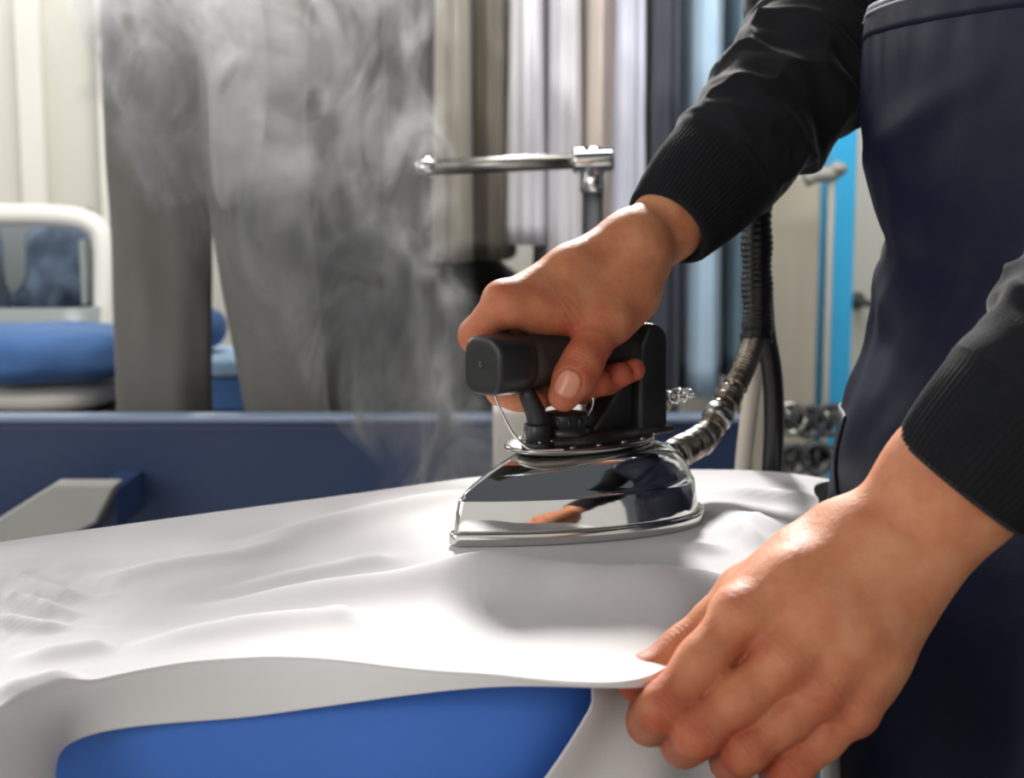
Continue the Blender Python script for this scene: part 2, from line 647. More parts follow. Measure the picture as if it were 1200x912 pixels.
def soft_pad(name, c, size, m, parent=None, seed=0, amp=0.006, e=3.2, n=28, freq=14.0):
    """a folded soft pack of cloth: superellipsoid with sagging noise, flat underneath"""
    rings = []
    for i in range(n + 1):
        ph = -math.pi / 2 + math.pi * i / n
        ring = []
        for j in range(n * 2):
            th = math.pi * j / n
            sg = lambda v, p: math.copysign(abs(v) ** p, v)
            p1, p2 = 2 / e, 2 / e
            x = sg(math.cos(ph), p1) * sg(math.cos(th), p2)
            y = sg(math.cos(ph), p1) * sg(math.sin(th), p2)
            z = sg(math.sin(ph), p1)
            ring.append((x * size[0] / 2, y * size[1] / 2, z * size[2] / 2))
        rings.append(np.array(ring))
    V, Fc = rings_mesh(rings)
    d = fbm(V * freq + seed * 3.7, 3)[:, None]
    nn = V / (np.linalg.norm(V, axis=1)[:, None] + 1e-9)
    V = V + nn * d * amp * 2
    V[:, 2] = np.maximum(V[:, 2], -size[2] / 2 + 0.001)
    V = V + np.asarray(c) + np.array([0, 0, size[2] / 2])
    return mesh(name, V, Fc, m, parent)


m_towelw = fabric('off_white_towel', (212, 206, 198))
m_blue = fabric('royal_blue_fabric', (62, 98, 156), rgb2=(96, 134, 188), vscale=6)
m_denim = fabric('dark_denim', (34, 44, 60), rgb2=(112, 128, 148), vscale=16)
m_paleblue = fabric('pale_blue_fabric', (170, 200, 232))
xc = X(40, 1.86)
o = soft_pad('folded_towel', (xc - 0.01, 1.90, ZS), (0.20, 0.20, 0.034), m_towelw, seed=1, amp=0.003)
tag(o, 'off-white folded towel at the bottom of the small laundry pile', 'towel')
o = soft_pad('folded_towel', (xc + 0.005, 1.90, ZS + 0.037), (0.225, 0.22, 0.075), m_blue, seed=2, amp=0.006)
tag(o, 'royal blue folded towel lying on the off-white one', 'towel')
# bin with a white rim
bn = thing('laundry_bin', 'grey laundry bin with rounded white rim standing behind the blue towel', 'bin')
bx0, bx1, by0, by1 = X(-160, 2.15), X(126, 2.15), 2.06, 2.40
zt2 = Zp(257, 2.15)
m_bin = mat('clear_grey_plastic', (150, 156, 156), 0.35, 0)


def rrect(x0, x1, y0, y1, r, z, n=8):
    out = []
    for cx, cy, a0 in ((x1 - r, y1 - r, 0), (x0 + r, y1 - r, 90), (x0 + r, y0 + r, 180), (x1 - r, y0 + r, 270)):
        for i in range(n + 1):
            a = math.radians(a0 + 90 * i / n)
            out.append((cx + r * math.cos(a), cy + r * math.sin(a), z))
    return np.array(out)


# body: low front so that the contents show, high back
rg = []
for zz, gr in ((ZS, 0.0), (ZS + 0.12, 0.004)):
    rg.append(rrect(bx0 - gr, bx1 + gr, by0 - gr, by1 + gr, 0.05, zz))
for zz, gr in ((ZS + 0.12, -0.006), (ZS + 0.01, -0.008)):
    rg.append(rrect(bx0 - gr, bx1 + gr, by0 - gr, by1 + gr, 0.045, zz))
V, Fc = rings_mesh(rg)
mesh('body', V, Fc, m_bin, bn)
box('back_panel', (bx0 + 0.02, by1 - 0.02, ZS + 0.01), (bx1 - 0.02, by1, zt2 - 0.01), m_bin, bn, 0.004)
# the rim: an arched white tube along the top with rounded shoulders and uprights
arch = []
for px, py in ((-160, 430), (-160, 300), (-150, 268), (-115, 254), (0, 252), (75, 254), (110, 264), (122, 290), (123, 360), (123, 430)):
    arch.append(P(px, py, 2.12))
tube('rim', cr(arch, 60), 0.0165, M['trim'], bn, 14)
for x in (bx0 + 0.03, bx1 - 0.03):
    box('side_panel', (x - 0.004, by0 + 0.07, ZS + 0.12), (x + 0.004, by1 - 0.021, zt2 - 0.03), m_bin, bn, 0.002)


def bundle(name, c, r, m, seed, label):
    n = 40
    rings = []
    for i in range(n + 1):
        ph = -math.pi / 2 + math.pi * i / n
        a = np.linspace(0, 2 * math.pi, 2 * n, endpoint=False)
        rings.append(np.stack([r[0] * math.cos(ph) * np.cos(a), r[1] * math.cos(ph) * np.sin(a), r[2] * math.sin(ph) * np.ones_like(a)], 1))
    V, Fc = rings_mesh(rings)
    nn = V / (np.linalg.norm(V, axis=1)[:, None] + 1e-9)
    k = np.abs(fbm(V * 14 + seed, 3))
    V = V * (1 + 0.5 * np.clip(np.abs(nn[:, [2]]) - 0.4, 0, 1) * (np.abs(nn[:, [2]]) < 0.97) * 0.5) + nn * (0.045 * k[:, None] - 0.016)
    V[:, 2] = np.maximum(V[:, 2], -r[2] * 0.9)
    V += np.asarray(c) + np.array([0, 0, r[2] * 0.9])
    return tag(mesh(name, V, Fc, m), label, 'laundry')


bundle('crumpled_laundry', (X(66, 2.15), 2.24, ZS + 0.014), (0.088, 0.085, 0.128), m_denim, 3.1, 'dark denim laundry crumpled in the right side of the bin')
bundle('crumpled_laundry', (X(-72, 2.15), 2.24, ZS + 0.014), (0.078, 0.085, 0.128), m_denim, 9.4, 'dark denim laundry crumpled at the cut-off left of the bin')
# seen between the trouser legs
cx0, cx1 = X(225, 1.9), X(298, 1.9)
bxn = thing('storage_box', 'blue storage box with pale lid seen between the trouser legs', 'box')
box('body', (cx0 - 0.05, 1.84, ZS), (cx1, 2.02, ZS + 0.045), fabric('mid_blue_box', (92, 130, 190)), bxn, 0.006)
box('lid', (cx0 - 0.053, 1.837, ZS + 0.046), (cx1 + 0.003, 2.023, ZS + 0.07), m_paleblue, bxn, 0.006)
o = soft_pad('rolled_cloth', (X(232, 1.95), 1.93, ZS + 0.071), (0.085, 0.10, 0.062), fabric('slate_blue_roll', (78, 108, 156)), seed=5, amp=0.003, e=2.2)
tag(o, 'slate blue rolled cloth on the lid of the storage box', 'cloth')


# ------------------------------------------------------------------ hanging clothes
def drape_tube(rows, nfold=5, amp=0.06, seed=0, n=56):
    """rows: list of (center xyz, half width x, half depth y), top to bottom; folds grow downward"""
    rows = [np.array([*c, a, b]) for c, a, b in rows]
    R = cr(rows, 40)
    rings = []
    a = np.linspace(0, 2 * math.pi, n, endpoint=False)
    for i, r in enumerate(R):
        f = i / (len(R) - 1)
        g = 1 + amp * (0.25 + 0.75 * f) * np.sin(nfold * a + seed + 0.5 * np.sin(2.2 * f + seed)) + 0.5 * amp * np.sin((2 * nfold + 1) * a + 2.1 * seed)
        rings.append(np.stack([r[0] + r[3] * g * np.cos(a), r[1] + r[4] * g * np.sin(a), np.full(n, r[2])], 1))
    V, Fc = rings_mesh(rings)
    # soft creases across the cloth
    w = 0.5 - np.abs(fbm(V * np.array([13, 13, 5.5]) + np.array([seed, 0, 0.8 * seed]) + V[:, [2, 0, 1]] * 4, 2))
    return V + np.stack([0.10 * np.cos(6 * V[:, 2] + seed), -np.ones(len(V)), np.zeros(len(V))], 1) * (0.024 * (w - 0.3))[:, None], Fc


RAILZ = 1.68


def hook_hanger(parent, x, y0, y1, zsh, yr):
    """wire hanger: shoulder bar along y with a hook over the rail at (x, yr)"""
    ym = yr
    p = [(x, y0, zsh - 0.03), (x, ym - 0.02, zsh + 0.012), (x, ym, zsh + 0.015), (x, ym + 0.02, zsh + 0.012), (x, y1, zsh - 0.03)]
    h = tube('hanger', cr(np.array(p), 24), 0.004, M['steel'], parent, 8)
    hk = [(x, ym, zsh + 0.01), (x, ym, RAILZ - 0.035), (x, ym - 0.019, RAILZ - 0.01), (x, ym - 0.018, RAILZ + 0.012), (x, ym, RAILZ + 0.0145), (x, ym + 0.017, RAILZ + 0.006)]
    tube('hook', cr(np.array(hk), 24), 0.0018, M['steel'], h, 8)


def edge_garment(name, label, cat, px0, px1, pyb, d, m, depth=0.36, seed=0, flare=1.15, group=None, pybl=None):
    """a garment seen edge-on on the rail: thin in x, deep in y; front edge at depth d"""
    g = thing(name, label, cat, group=group)
    x0, x1 = X(px0, d), X(px1, d)
    xm, w = (x0 + x1) / 2, (x1 - x0) / 2
    y0 = P(600, 234, d)[1]
    ym = y0 + depth / 2
    zb = Zp(pyb, d)
    zs = RAILZ - 0.09
    rows = [((xm, ym, zs), w * 0.35, 0.05), ((xm, ym, zs - 0.03), w * 0.6, depth * 0.36), ((xm, ym, zs - 0.10), w * 0.85, depth * 0.46),
            ((xm, ym, zs - 0.22), w * 0.95, depth * 0.48), ((xm, ym, (zs + zb) / 2 - 0.05), w, depth * 0.49), ((xm, ym, zb), w * flare, depth * 0.5)]
    V, Fc = drape_tube(rows, 4 + seed % 3, 0.07, seed * 1.7)
    mesh('fabric', V, Fc, m, g)
    hook_hanger(g, xm, ym - depth * 0.3, ym + depth * 0.3, zs, ym)
    return ym


YR = 0
garm = [
    ('coat', 'dark slate coat standing in for the shadow between charcoal jacket and taupe trousers', 'coat', 474, 514, 420, 1.95, (52, 54, 60), 1),  # dark shape in place of the jacket's shadow
    ('trousers', 'light taupe trousers with pale hem behind the chrome rail', 'trousers', 500, 560, 308, 1.86, (166, 160, 148), 2),
    ('trousers', 'darker taupe trousers hanging beside the white shirt', 'trousers', 550, 602, 306, 1.9, (126, 120, 110), 3),
    ('shirt', 'white shirt hanging just right of the taupe trousers', 'shirt', 590, 646, 288, 1.84, (228, 226, 232), 4),
    ('shirt', 'greyish white shirt behind the upright chrome post', 'shirt', 634, 692, 330, 1.88, (220, 218, 222), 5),
    ('shirt', 'warm beige shirt between the white and the lilac shirt', 'shirt', 678, 728, 360, 1.91, (204, 192, 182), 6),
    ('shirt', 'pale lilac shirt to the left of the slate jacket', 'shirt', 714, 768, 420, 1.87, (204, 206, 220), 7),
    ('jacket', 'dark slate jacket right of the lilac shirt', 'jacket', 757, 810, 520, 1.86, (74, 78, 88), 8),
    ('shirt', 'washed light blue shirt hanging behind the sleeve', 'shirt', 802, 864, 470, 1.84, (176, 202, 224), 9),
    ('shirt', 'teal grey shirt at the right end of the rail', 'shirt', 854, 886, 450, 1.9, (110, 136, 148), 10),
]
for g in garm:
    YR = edge_garment(g[0], g[1], g[2], g[3], g[4], g[5], g[6], fabric(g[0] + '_fabric', g[7], 0.1), seed=g[8], depth=2 * (2.1 - P(600, 234, g[6])[1]))
# a black bag standing low behind the taupe trousers
o = soft_pad('black_laundry_sack', (X(545, 2.3), 2.36, 0.0), (0.26, 0.2, Zp(296, 2.3)), mat('black_nylon', (20, 20, 21), 0.7, 0, var=0.2, bump=0.2, bscale=60), seed=8, amp=0.012, e=3.5)
tag(o, 'black laundry sack standing below the taupe trousers', 'sack')

rk = thing('garment_rail', 'steel garment rail carrying the hanging clothes', 'clothes rail')
tube('rail', [(-0.95, 2.1, RAILZ), (0, 2.1, RAILZ), (0.66, 2.1, RAILZ)], 0.0125, M['steel'], rk, 14)
for x in (-0.94, 0.64):
    tube('post', [(x, 2.1, 0.04), (x, 2.1, 1.0), (x, 2.1, RAILZ - 0.0127)], 0.0125, M['steel'], rk, 14)
    box('foot', (x - 0.025, 1.85, 0.0), (x + 0.025, 2.35, 0.04), M['steel'], rk, 0.004)

# a nearer rail for the grey trousers and jacket
m_greytr = fabric('grey_trouser_cloth', (112, 110, 105), 0.15)
m_char = fabric('charcoal_jacket_cloth', (78, 78, 77), 0.15)
DT = 1.62
yT = P(600, 234, DT)[1]
tr = thing('grey_trousers', 'mid grey trousers hanging by the waist, legs apart, in the steam', 'trousers')


def leg_rows(pts, hd):
    out = []
    for pl, pr_, py in pts:
        x0, x1 = X(pl, DT), X(pr_, DT)
        out.append((((x0 + x1) / 2, yT, Zp(py, DT)), (x1 - x0) / 2, hd))
    return out


V, Fc = drape_tube(leg_rows([(132, 261, -70), (128, 258, -30), (127, 250, 60), (127, 247, 200), (127, 243, 330), (128, 238, 500), (129, 236, 640)], 0.045), 3, 0.05, 1.0)
mesh('leg', V, Fc, m_greytr, tr)
V, Fc = drape_tube(leg_rows([(238, 372, -70), (240, 372, -30), (244, 366, 60), (247, 362, 200), (262, 372, 330), (290, 384, 500), (306, 396, 640)], 0.055), 3, 0.07, 2.6)
V[:, 1] -= 0.025
mesh('leg', V, Fc, m_greytr, tr)
V, Fc = drape_tube([(((X(134, DT) + X(372, DT)) / 2, yT, Zp(-96, DT)), (X(372, DT) - X(134, DT)) / 2 * 0.97, 0.05),
                    (((X(134, DT) + X(372, DT)) / 2, yT, Zp(-70, DT)), (X(372, DT) - X(134, DT)) / 2, 0.055),
                    (((X(134, DT) + X(372, DT)) / 2, yT, Zp(-50, DT)), (X(372, DT) - X(134, DT)) / 2 * 0.98, 0.05)], 3, 0.01, 0)
mesh('waistband', V, Fc, m_greytr, tr)
tube('clip_hanger', [(X(160, DT), yT, Zp(-98, DT)), (X(250, DT), yT, Zp(-98, DT)), (X(350, DT), yT, Zp(-98, DT))], 0.005, M['steel'], tr, 8)
xh = X(252, DT)
zr2 = 1.53
tube('hook', cr(np.array([(xh, yT, Zp(-98, DT)), (xh, yT, zr2 - 0.03), (xh, yT - 0.02, zr2), (xh, yT, zr2 + 0.0165), (xh, yT + 0.016, zr2 + 0.006)]), 20), 0.002, M['steel'], tr, 8)
gs = thing('lit_trouser_inner', 'light grey piece standing in for the lit inner side of the grey trousers', 'shirt')  # paler piece for the lit inside of the trousers, not a separate shirt
rows_ = []
for pl, pr_, py, hd in ((262, 285, -100, .012), (250, 296, -85, .02), (247, 304, -50, .026), (248, 313, 0, .028), (250, 318, 60, .028), (251, 318, 120, .028), (252, 312, 180, .026), (254, 296, 220, .02), (262, 276, 246, .008)):
    x0, x1 = X(pl, DT - 0.09), X(pr_, DT - 0.09)
    rows_.append((((x0 + x1) / 2, yT - 0.105, Zp(py, DT - 0.09)), (x1 - x0) / 2, hd))
V, Fc = drape_tube(rows_, 3, 0.06, 1.9)
mesh('fabric', V, Fc, fabric('lit_inner_grey', (172, 171, 170), 0.1), gs)
xg = X(274, DT - 0.09)
zg = Zp(-100, DT - 0.09)
tube('hook', cr(np.array([(xg, yT - 0.105, zg - 0.01), (xg, yT - 0.105, zr2 - 0.03), (xg, yT - 0.07, zr2 - 0.005), (xg, yT - 0.018, zr2 + 0.004), (xg, yT, zr2 + 0.0165), (xg, yT + 0.016, zr2 + 0.006)]), 24), 0.002, M['steel'], gs, 8)
jk = thing('charcoal_jacket', 'charcoal jacket hanging to the right of the grey trousers', 'jacket')


def jrow(pl, pr_, py, hd):
    x0, x1 = X(pl, DT), X(pr_, DT)
    return (((x0 + x1) / 2, yT + 0.05, Zp(py, DT)), (x1 - x0) / 2, hd)


V, Fc = drape_tube([jrow(390, 450, -104, 0.03), jrow(350, 492, -88, 0.045), jrow(322, 500, -60, 0.06), jrow(316, 503, -10, 0.06), jrow(318, 500, 120, 0.06),
                    jrow(330, 496, 300, 0.06), jrow(350, 494, 480, 0.06), jrow(350, 498, 620, 0.065)], 5, 0.05, 0.7)
jb = mesh('body', V, Fc, m_char, jk)
V, Fc = drape_tube([jrow(438, 480, -82, 0.03), jrow(446, 496, -50, 0.04), jrow(452, 500, 60, 0.04), jrow(450, 496, 250, 0.038), jrow(452, 492, 420, 0.035), jrow(454, 490, 470, 0.034)], 3, 0.04, 2)
V[:, 1] -= 0.06
mesh('sleeve', V, Fc, m_char, jk)
for k, py in enumerate((8, 6)):
    q = P((372, 402)[k], py, DT)
    lathe('button', [(0, 0), (0.006, 0.0), (0.006, 0.003), (0, 0.004)], (q[0], yT - 0.012, q[2]), (0, -1, 0), M['steel'], jb, 14)
xh = X(420, DT)
zz = Zp(-104, DT)
tube('hook', cr(np.array([(xh, yT + 0.05, zz - 0.01), (xh, yT + 0.05, zr2 - 0.035), (xh, yT + 0.02, zr2 - 0.012), (xh, yT - 0.018, zr2 + 0.006), (xh, yT, zr2 + 0.0165), (xh, yT + 0.016, zr2 + 0.006)]), 24), 0.002, M['steel'], jk, 8)
rk2 = thing('low_garment_rail', 'steel rail holding the grey trousers and charcoal jacket', 'clothes rail')
tube('rail', [(-0.98, yT, zr2), (-0.4, yT, zr2), (0.70, yT, zr2)], 0.0125, M['steel'], rk2, 14)
for x in (-0.97, 0.69):
    tube('post', [(x, yT, 0.03), (x, yT, 1.0), (x, yT, zr2 - 0.0127)], 0.0125, M['steel'], rk2, 14)
    box('foot', (x - 0.025, yT - 0.05, 0.0), (x + 0.025, yT + 0.2, 0.03), M['steel'], rk2, 0.004)

# white towel over the end of the blue panel
wt = []
x0, x1 = X(578, D), X(716, D)
nn_ = 25
prof = [(-0.012, zt - 0.22), (-0.012, zt - 0.10), (-0.012, zt), (-0.008, zt + 0.018), (0.015, zt + 0.024), (0.038, zt + 0.018), (0.042, zt), (0.042, zt - 0.14)]
prof = cr(np.array(prof), 40)
V = []
for i, (yy, z) in enumerate(prof):
    for j in range(nn_):
        u = j / (nn_ - 1)
        w = 0.004 * math.sin(9 * u + 0.5) * min(1, abs(i - 18) / 14)
        V.append((x0 + (x1 - x0) * u, YB + yy + (-1 if i < 18 else 1) * abs(w), z))
o = mesh('white_towel', V, grid_faces(40, nn_), m_towelw, solid=0.004)
tag(o, 'off-white towel draped over the blue panel behind the iron', 'towel')

# ------------------------------------------------------------------ chrome arm behind the iron
ca = thing('chrome_arm', 'chrome tube arm on an upright post behind the ironing hand', 'rail')
dA = 1.3
A, B = P(492, 197, dA), P(716, 187, dA)
tube('arm', [A, (A + B) / 2, B], 0.0072, M['steel'], ca, 20)
lathe('end_cap', [(0, -0.004), (0.006, -0.0035), (0.0092, -0.001), (0.0095, 0.012), (0.0075, 0.0135), (0.0072, 0.0138)], A, B - A, M['chrome'], ca)
Cj = P(695, 188, dA)
lathe('tee_joint', [(0.0072, -0.019), (0.0105, -0.0185), (0.011, -0.016), (0.011, 0.016), (0.0105, 0.0185), (0.0072, 0.019)], Cj, B - A, M['chrome'], ca)
lathe('collar', [(0.0098, -0.03), (0.0118, -0.028), (0.0118, -0.012), (0.0098, -0.01), (0.008, 0.012)], Cj, (0, 0, 1), M['chrome'], ca)
tube('post', [(Cj[0], Cj[1], 0.03), (Cj[0], Cj[1], 0.6), (Cj[0], Cj[1], Cj[2] - 0.02)], 0.0098, M['darkgrey'], ca, 20)
lathe('base_plate', [(0.0, 0), (0.11, 0), (0.11, 0.012), (0.03, 0.02), (0.012, 0.03), (0, 0.031)], (Cj[0], Cj[1], 0), (0, 0, 1), M['darkgrey'], ca)

# ------------------------------------------------------------------ right background: cabinet, blue pillar, pipes, fittings
d2 = 2.15
y2 = P(600, 234, d2)[1]
cb = thing('beige_cabinet', 'plain beige metal cabinet behind the hoses', 'cabinet')
box('body', (X(884, d2), y2 + 0.012, 0.06), (X(964, d2), y2 + 0.4, Zp(196, d2)), M['beige'], cb, 0.006)
box('door', (X(887, d2), y2, 0.10), (X(961, d2), y2 + 0.0115, Zp(206, d2)), M['beige'], cb, 0.004)
box('plinth', (X(888, d2), y2 + 0.03, 0.0), (X(960, d2), y2 + 0.39, 0.06), M['darkgrey'], cb, 0.002)
pp = thing('grey_standpipe', 'thin grey upright pipe with a side arm beside the blue pillar', 'pipe')
tube('riser', [(X(969, 2.1), 2.09, 0.0), (X(969, 2.1), 2.09, 0.7), (X(969, 2.1), 2.09, Zp(206, 2.1))], 0.0055, M['greymetal'], pp, 12)
tube('side_arm', cr(np.array([(X(938, 2.1), 2.09, Zp(212, 2.1)), (X(950, 2.1), 2.09, Zp(206, 2.1)), (X(969, 2.1), 2.09, Zp(204, 2.1)), (X(980, 2.1), 2.09, Zp(196, 2.1))]), 16), 0.011, M['greymetal'], pp, 12)
lathe('cap', [(0, 0), (0.013, 0), (0.014, 0.006), (0.010, 0.012), (0, 0.013)], (X(976, 2.1), 2.09, Zp(202, 2.1)), (0, 0, 1), M['greymetal'], pp)
pl = thing('sky_blue_pillar', 'bright sky blue painted steel pillar in the right background', 'pillar')
d3 = 2.35
y3 = P(600, 234, d3)[1]
box('web', (X(974, d3), y3, 0.0), (X(1003, d3), y3 + 0.06, 2.4), M['skyblue'], pl, 0.003)
box('flange', (X(972, d3), y3 + 0.0605, 0.0), (X(1005, d3), y3 + 0.07, 2.4), M['skyblue'], pl, 0.002)
box('base_plate', (X(968, d3), y3 - 0.02, 0.0), (X(1009, d3), y3 - 0.001, 0.02), M['skyblue'], pl, 0.002)
hk = thing('wall_hook', 'small grey hook on the wall right of the blue pillar', 'hook')
q = P(1016, 352, WALL_Y)
tube('arm', cr(np.array([(q[0] - 0.02, WALL_Y - 0.0, q[2]), (q[0] - 0.02, WALL_Y - 0.05, q[2]), (q[0], WALL_Y - 0.07, q[2] - 0.004), (q[0] + 0.03, WALL_Y - 0.06, q[2] - 0.004)]), 16), 0.007, M['darkgrey'], hk, 10)
lathe('plate', [(0, 0), (0.016, 0), (0.016, 0.004), (0, 0.005)], (q[0] - 0.02, WALL_Y - 0.0005, q[2]), (0, -1, 0), M['darkgrey'], hk)
# a rack of valves and fittings low in front of the cabinet
vr = thing('valve_manifold', 'grey steel valve manifold low in front of the beige cabinet', 'valve rack')
dv = 1.95
yv = P(600, 234, dv)[1]
for py in (492, 540):
    tube('pipe', [(X(905, dv), yv, Zp(py, dv)), (X(950, dv), yv, Zp(py, dv)), (X(1012, dv), yv, Zp(py, dv))], 0.011, M['steel'], vr, 12)
for px in (912, 1006):
    tube('upright', [(X(px, dv), yv + 0.02, 0.0), (X(px, dv), yv + 0.02, 0.5), (X(px, dv), yv + 0.02, Zp(474, dv))], 0.009, M['greymetal'], vr, 12)
for k, (px, py) in enumerate(((926, 490), (948, 494), (972, 492), (992, 538), (930, 540), (958, 538))):
    c = (X(px, dv), yv - 0.012, Zp(py, dv))
    vb = lathe('valve_body', [(0, -0.01), (0.017, -0.008), (0.018, 0.01), (0.012, 0.018), (0.006, 0.03), (0, 0.031)], c, (0, -1, 0), M['darkmetal'] if k % 2 else M['steel'], vr, 18)
    a = np.linspace(0, 2 * math.pi, 25)
    tube('handwheel', np.stack([c[0] + 0.02 * np.cos(a), np.full(25, c[1] - 0.033), c[2] + 0.02 * np.sin(a)], 1), 0.0045, M['darkgrey'] if k % 3 else M['steel'], vb, 8)
    tube('spindle', [(c[0], c[1] - 0.03, c[2] - 0.019), (c[0], c[1] - 0.033, c[2]), (c[0], c[1] - 0.03, c[2] + 0.019)], 0.003, M['darkgrey'], vb, 8)

# ================================================================== ironing board
ZB = 0.941       # top of the padded board
ZC = 0.945       # cloth on it
OUT = np.array([(-0.65, 0.492), (-0.45, 0.545), (-0.25, 0.585), (-0.12, 0.60), (-0.03, 0.602), (0.022, 0.618), (0.07, 0.665), (0.125, 0.74), (0.168, 0.82),
                (0.198, 0.90), (0.212, 0.965), (0.195, 1.015), (0.13, 1.035), (0.0, 1.02), (-0.13, 0.945), (-0.30, 0.815), (-0.48, 0.70), (-0.63, 0.615), (-0.70, 0.56), (-0.70, 0.51)])


def closed_cr(pts, n):
    m = len(pts)
    t = np.linspace(0, m, n, endpoint=False)
    i = t.astype(int)
    f = (t - i)[:, None]
    a, b, c, d = pts[(i - 1) % m], pts[i % m], pts[(i + 1) % m], pts[(i + 2) % m]
    return 0.5 * (2 * b + (c - a) * f + (2 * a - 5 * b + 4 * c - d) * f * f + (3 * b - a - 3 * c + d) * f ** 3)


BO = closed_cr(OUT, 220)
cen = np.array([0.0, 0.8])


def inset(k):
    """outline moved inward by k metres (outward if negative)"""
    tn = np.roll(BO, -1, 0) - np.roll(BO, 1, 0)
    tn /= np.linalg.norm(tn, axis=1)[:, None]
    nrm = np.stack([tn[:, 1], -tn[:, 0]], 1)      # outward for a counter-clockwise outline
    return BO - nrm * k


bd = thing('ironing_board', 'padded ironing board with a bright blue cover under the white cloth', 'ironing board')
rg = []
for k, z in ((0.05, -0.075), (0.012, -0.075), (0.004, -0.066), (0.0, -0.045), (0.001, -0.022), (0.006, -0.010), (0.014, -0.003), (0.024, 0.0)):
    o2 = inset(k)
    rg.append(np.concatenate([o2, np.full((len(o2), 1), ZB + z)], 1))
c2 = rg[-1].mean(0)
for s in (0.7, 0.4, 0.15):
    rg.append(c2 + (rg[-1 if s == 0.7 else -1] - c2) * (s if s == 0.7 else (0.55 if s == 0.4 else 0.35)))
V, Fc = rings_mesh(rg)
mesh('padded_top', V, Fc, M['boardblue'], bd)
box('frame_beam', (-0.45, 0.70, ZB - 0.125), (0.14, 0.78, ZB - 0.0765), M['greymetal'], bd, 0.004)
box('pedestal', (-0.10, 0.70, 0.06), (0.0, 0.78, ZB - 0.126), M['greymetal'], bd, 0.006)
box('foot_plate', (-0.35, 0.52, 0.0), (0.12, 0.98, 0.059), M['darkgrey'], bd, 0.01)

# ================================================================== iron frame
YAW = math.radians(218)
IT = G(530, 640, ZC + 0.001)
IFX = np.array([math.cos(YAW), math.sin(YAW), 0])
ILY = np.array([-math.sin(YAW), math.cos(YAW), 0])


def I(x, y, z):
    """iron space in millimetres: x forward from the tip, y to the camera side, z up"""
    return IT + IFX * x / 1000 + ILY * y / 1000 + np.array([0, 0, z / 1000])


# ================================================================== the white cloth
def gz(px, py, z=ZC):
    return G(px, py, z)


rowsC = []
B_ = [(-190, 672), (0, 640), (200, 611), (400, 584), (580, 561), (740, 555), (900, 556), (992, 568)]
rB = [gz(*p, ZC - 0.003) for p in B_]
cenp = np.array([-0.05, 0.8, ZC])
def toward(p, k, z):
    v = unit((cenp - p) * np.array([1, 1, 0]))
    q = p + v * k
    return np.array([q[0], q[1], z])
rA0 = [toward(p, -0.020, ZC - 0.10) for p in rB]
rA1 = [toward(p, -0.017, ZC - 0.035) for p in rB]
rB2 = [toward(p, -0.010, ZC - 0.010) for p in rB]
rBe = [toward(p, 0.004, ZC - 0.0005) for p in rB]
rC = [toward(p, 0.035, ZC) for p in rB]
rD = [gz(*p) for p in [(-250, 760), (-20, 700), (190, 668), (390, 648), (560, 636), (725, 625), (865, 612), (962, 600)]]
rE = [gz(*p) for p in [(-330, 850), (-60, 765), (150, 730), (370, 705), (570, 694), (735, 690), (850, 662), (955, 628)]]
rE2 = [gz(*p, z) for p, z in [((-380, 900), ZC), ((-80, 800), ZC), ((110, 760), ZC + .001), ((330, 742), ZC + .003), ((550, 745), ZC + .003), ((738, 748), ZC + .004), ((842, 700), ZC), ((950, 655), ZC)]]
rF = [gz(*p, z) for p, z in [((-420, 960), ZC), ((-60, 845), ZC), ((120, 792), ZC + .003), ((310, 768), ZC + .006), ((540, 786), ZC + .005), ((738, 797), ZC + .003), ((832, 740), ZC - .002), ((945, 690), ZC - .004)]]
hemp = [(-380, 1100), (30, 985), (86, 869), (310, 838), (560, 806), (740, 806), (845, 800), (955, 730)]


def depth_of(p):
    return (np.asarray(p) - CAM) @ FW


def pix(p):
    q = np.asarray(p) - CAM
    d = q @ FW
    return 600 + FPX * (q @ RT) / d, 456 - FPX * (q @ UP) / d


rG, rH = [], []
for p, (hx, hy) in zip(rF, hemp):
    d_ = depth_of(p)
    gx, gy = pix(p)
    rG.append(P(gx * 0.88 + hx * 0.12, gy * 0.86 + hy * 0.14, d_ - 0.0055))
    rH.append(P(hx, hy, d_ - 0.005))
net = np.array([rA0, rA1, rB2, rBe, rC, rD, rE, rE2, rF, rG, rH])
NU, NV = 300, 230
net = cr(net.transpose(1, 0, 2), NU).transpose(1, 0, 2)
S = cr(net, NV)                                     # (NV, NU, 3)
vv = np.linspace(0, 10, NV)[:, None]
topmask = np.clip((vv - 3.2) / 0.8, 0, 1) * np.clip((9.2 - vv) / 1.2, 0, 1) * np.ones((1, NU))
xy = S[:, :, :2]


def ridge(pts, h, w, near=1.0):
    line = cr(np.array([gz(*p)[:2] for p in pts]), 40)
    best = np.full(xy.shape[:2], 9.0)
    side = np.zeros(xy.shape[:2])
    tt = np.zeros(xy.shape[:2])
    for i in range(len(line) - 1):
        a, b = line[i], line[i + 1]
        ba = b - a
        pa = xy - a
        t = np.clip((pa @ ba) / (ba @ ba), 0, 1)
        q = pa - t[..., None] * ba
        d = np.linalg.norm(q, axis=2)
        k = d < best
        best[k] = d[k]
        side[k] = (pa[..., 0] * ba[1] - pa[..., 1] * ba[0])[k]
        tt[k] = ((i + t) / (len(line) - 1))[k]
    ww = np.where(side > 0, w * near, w)            # side>0: camera side
    fade = np.clip(np.minimum(tt, 1 - tt) / 0.36, 0, 1)
    fade = fade * fade * (3 - 2 * fade)
    return h * np.exp(-(best / ww) ** 2) * fade


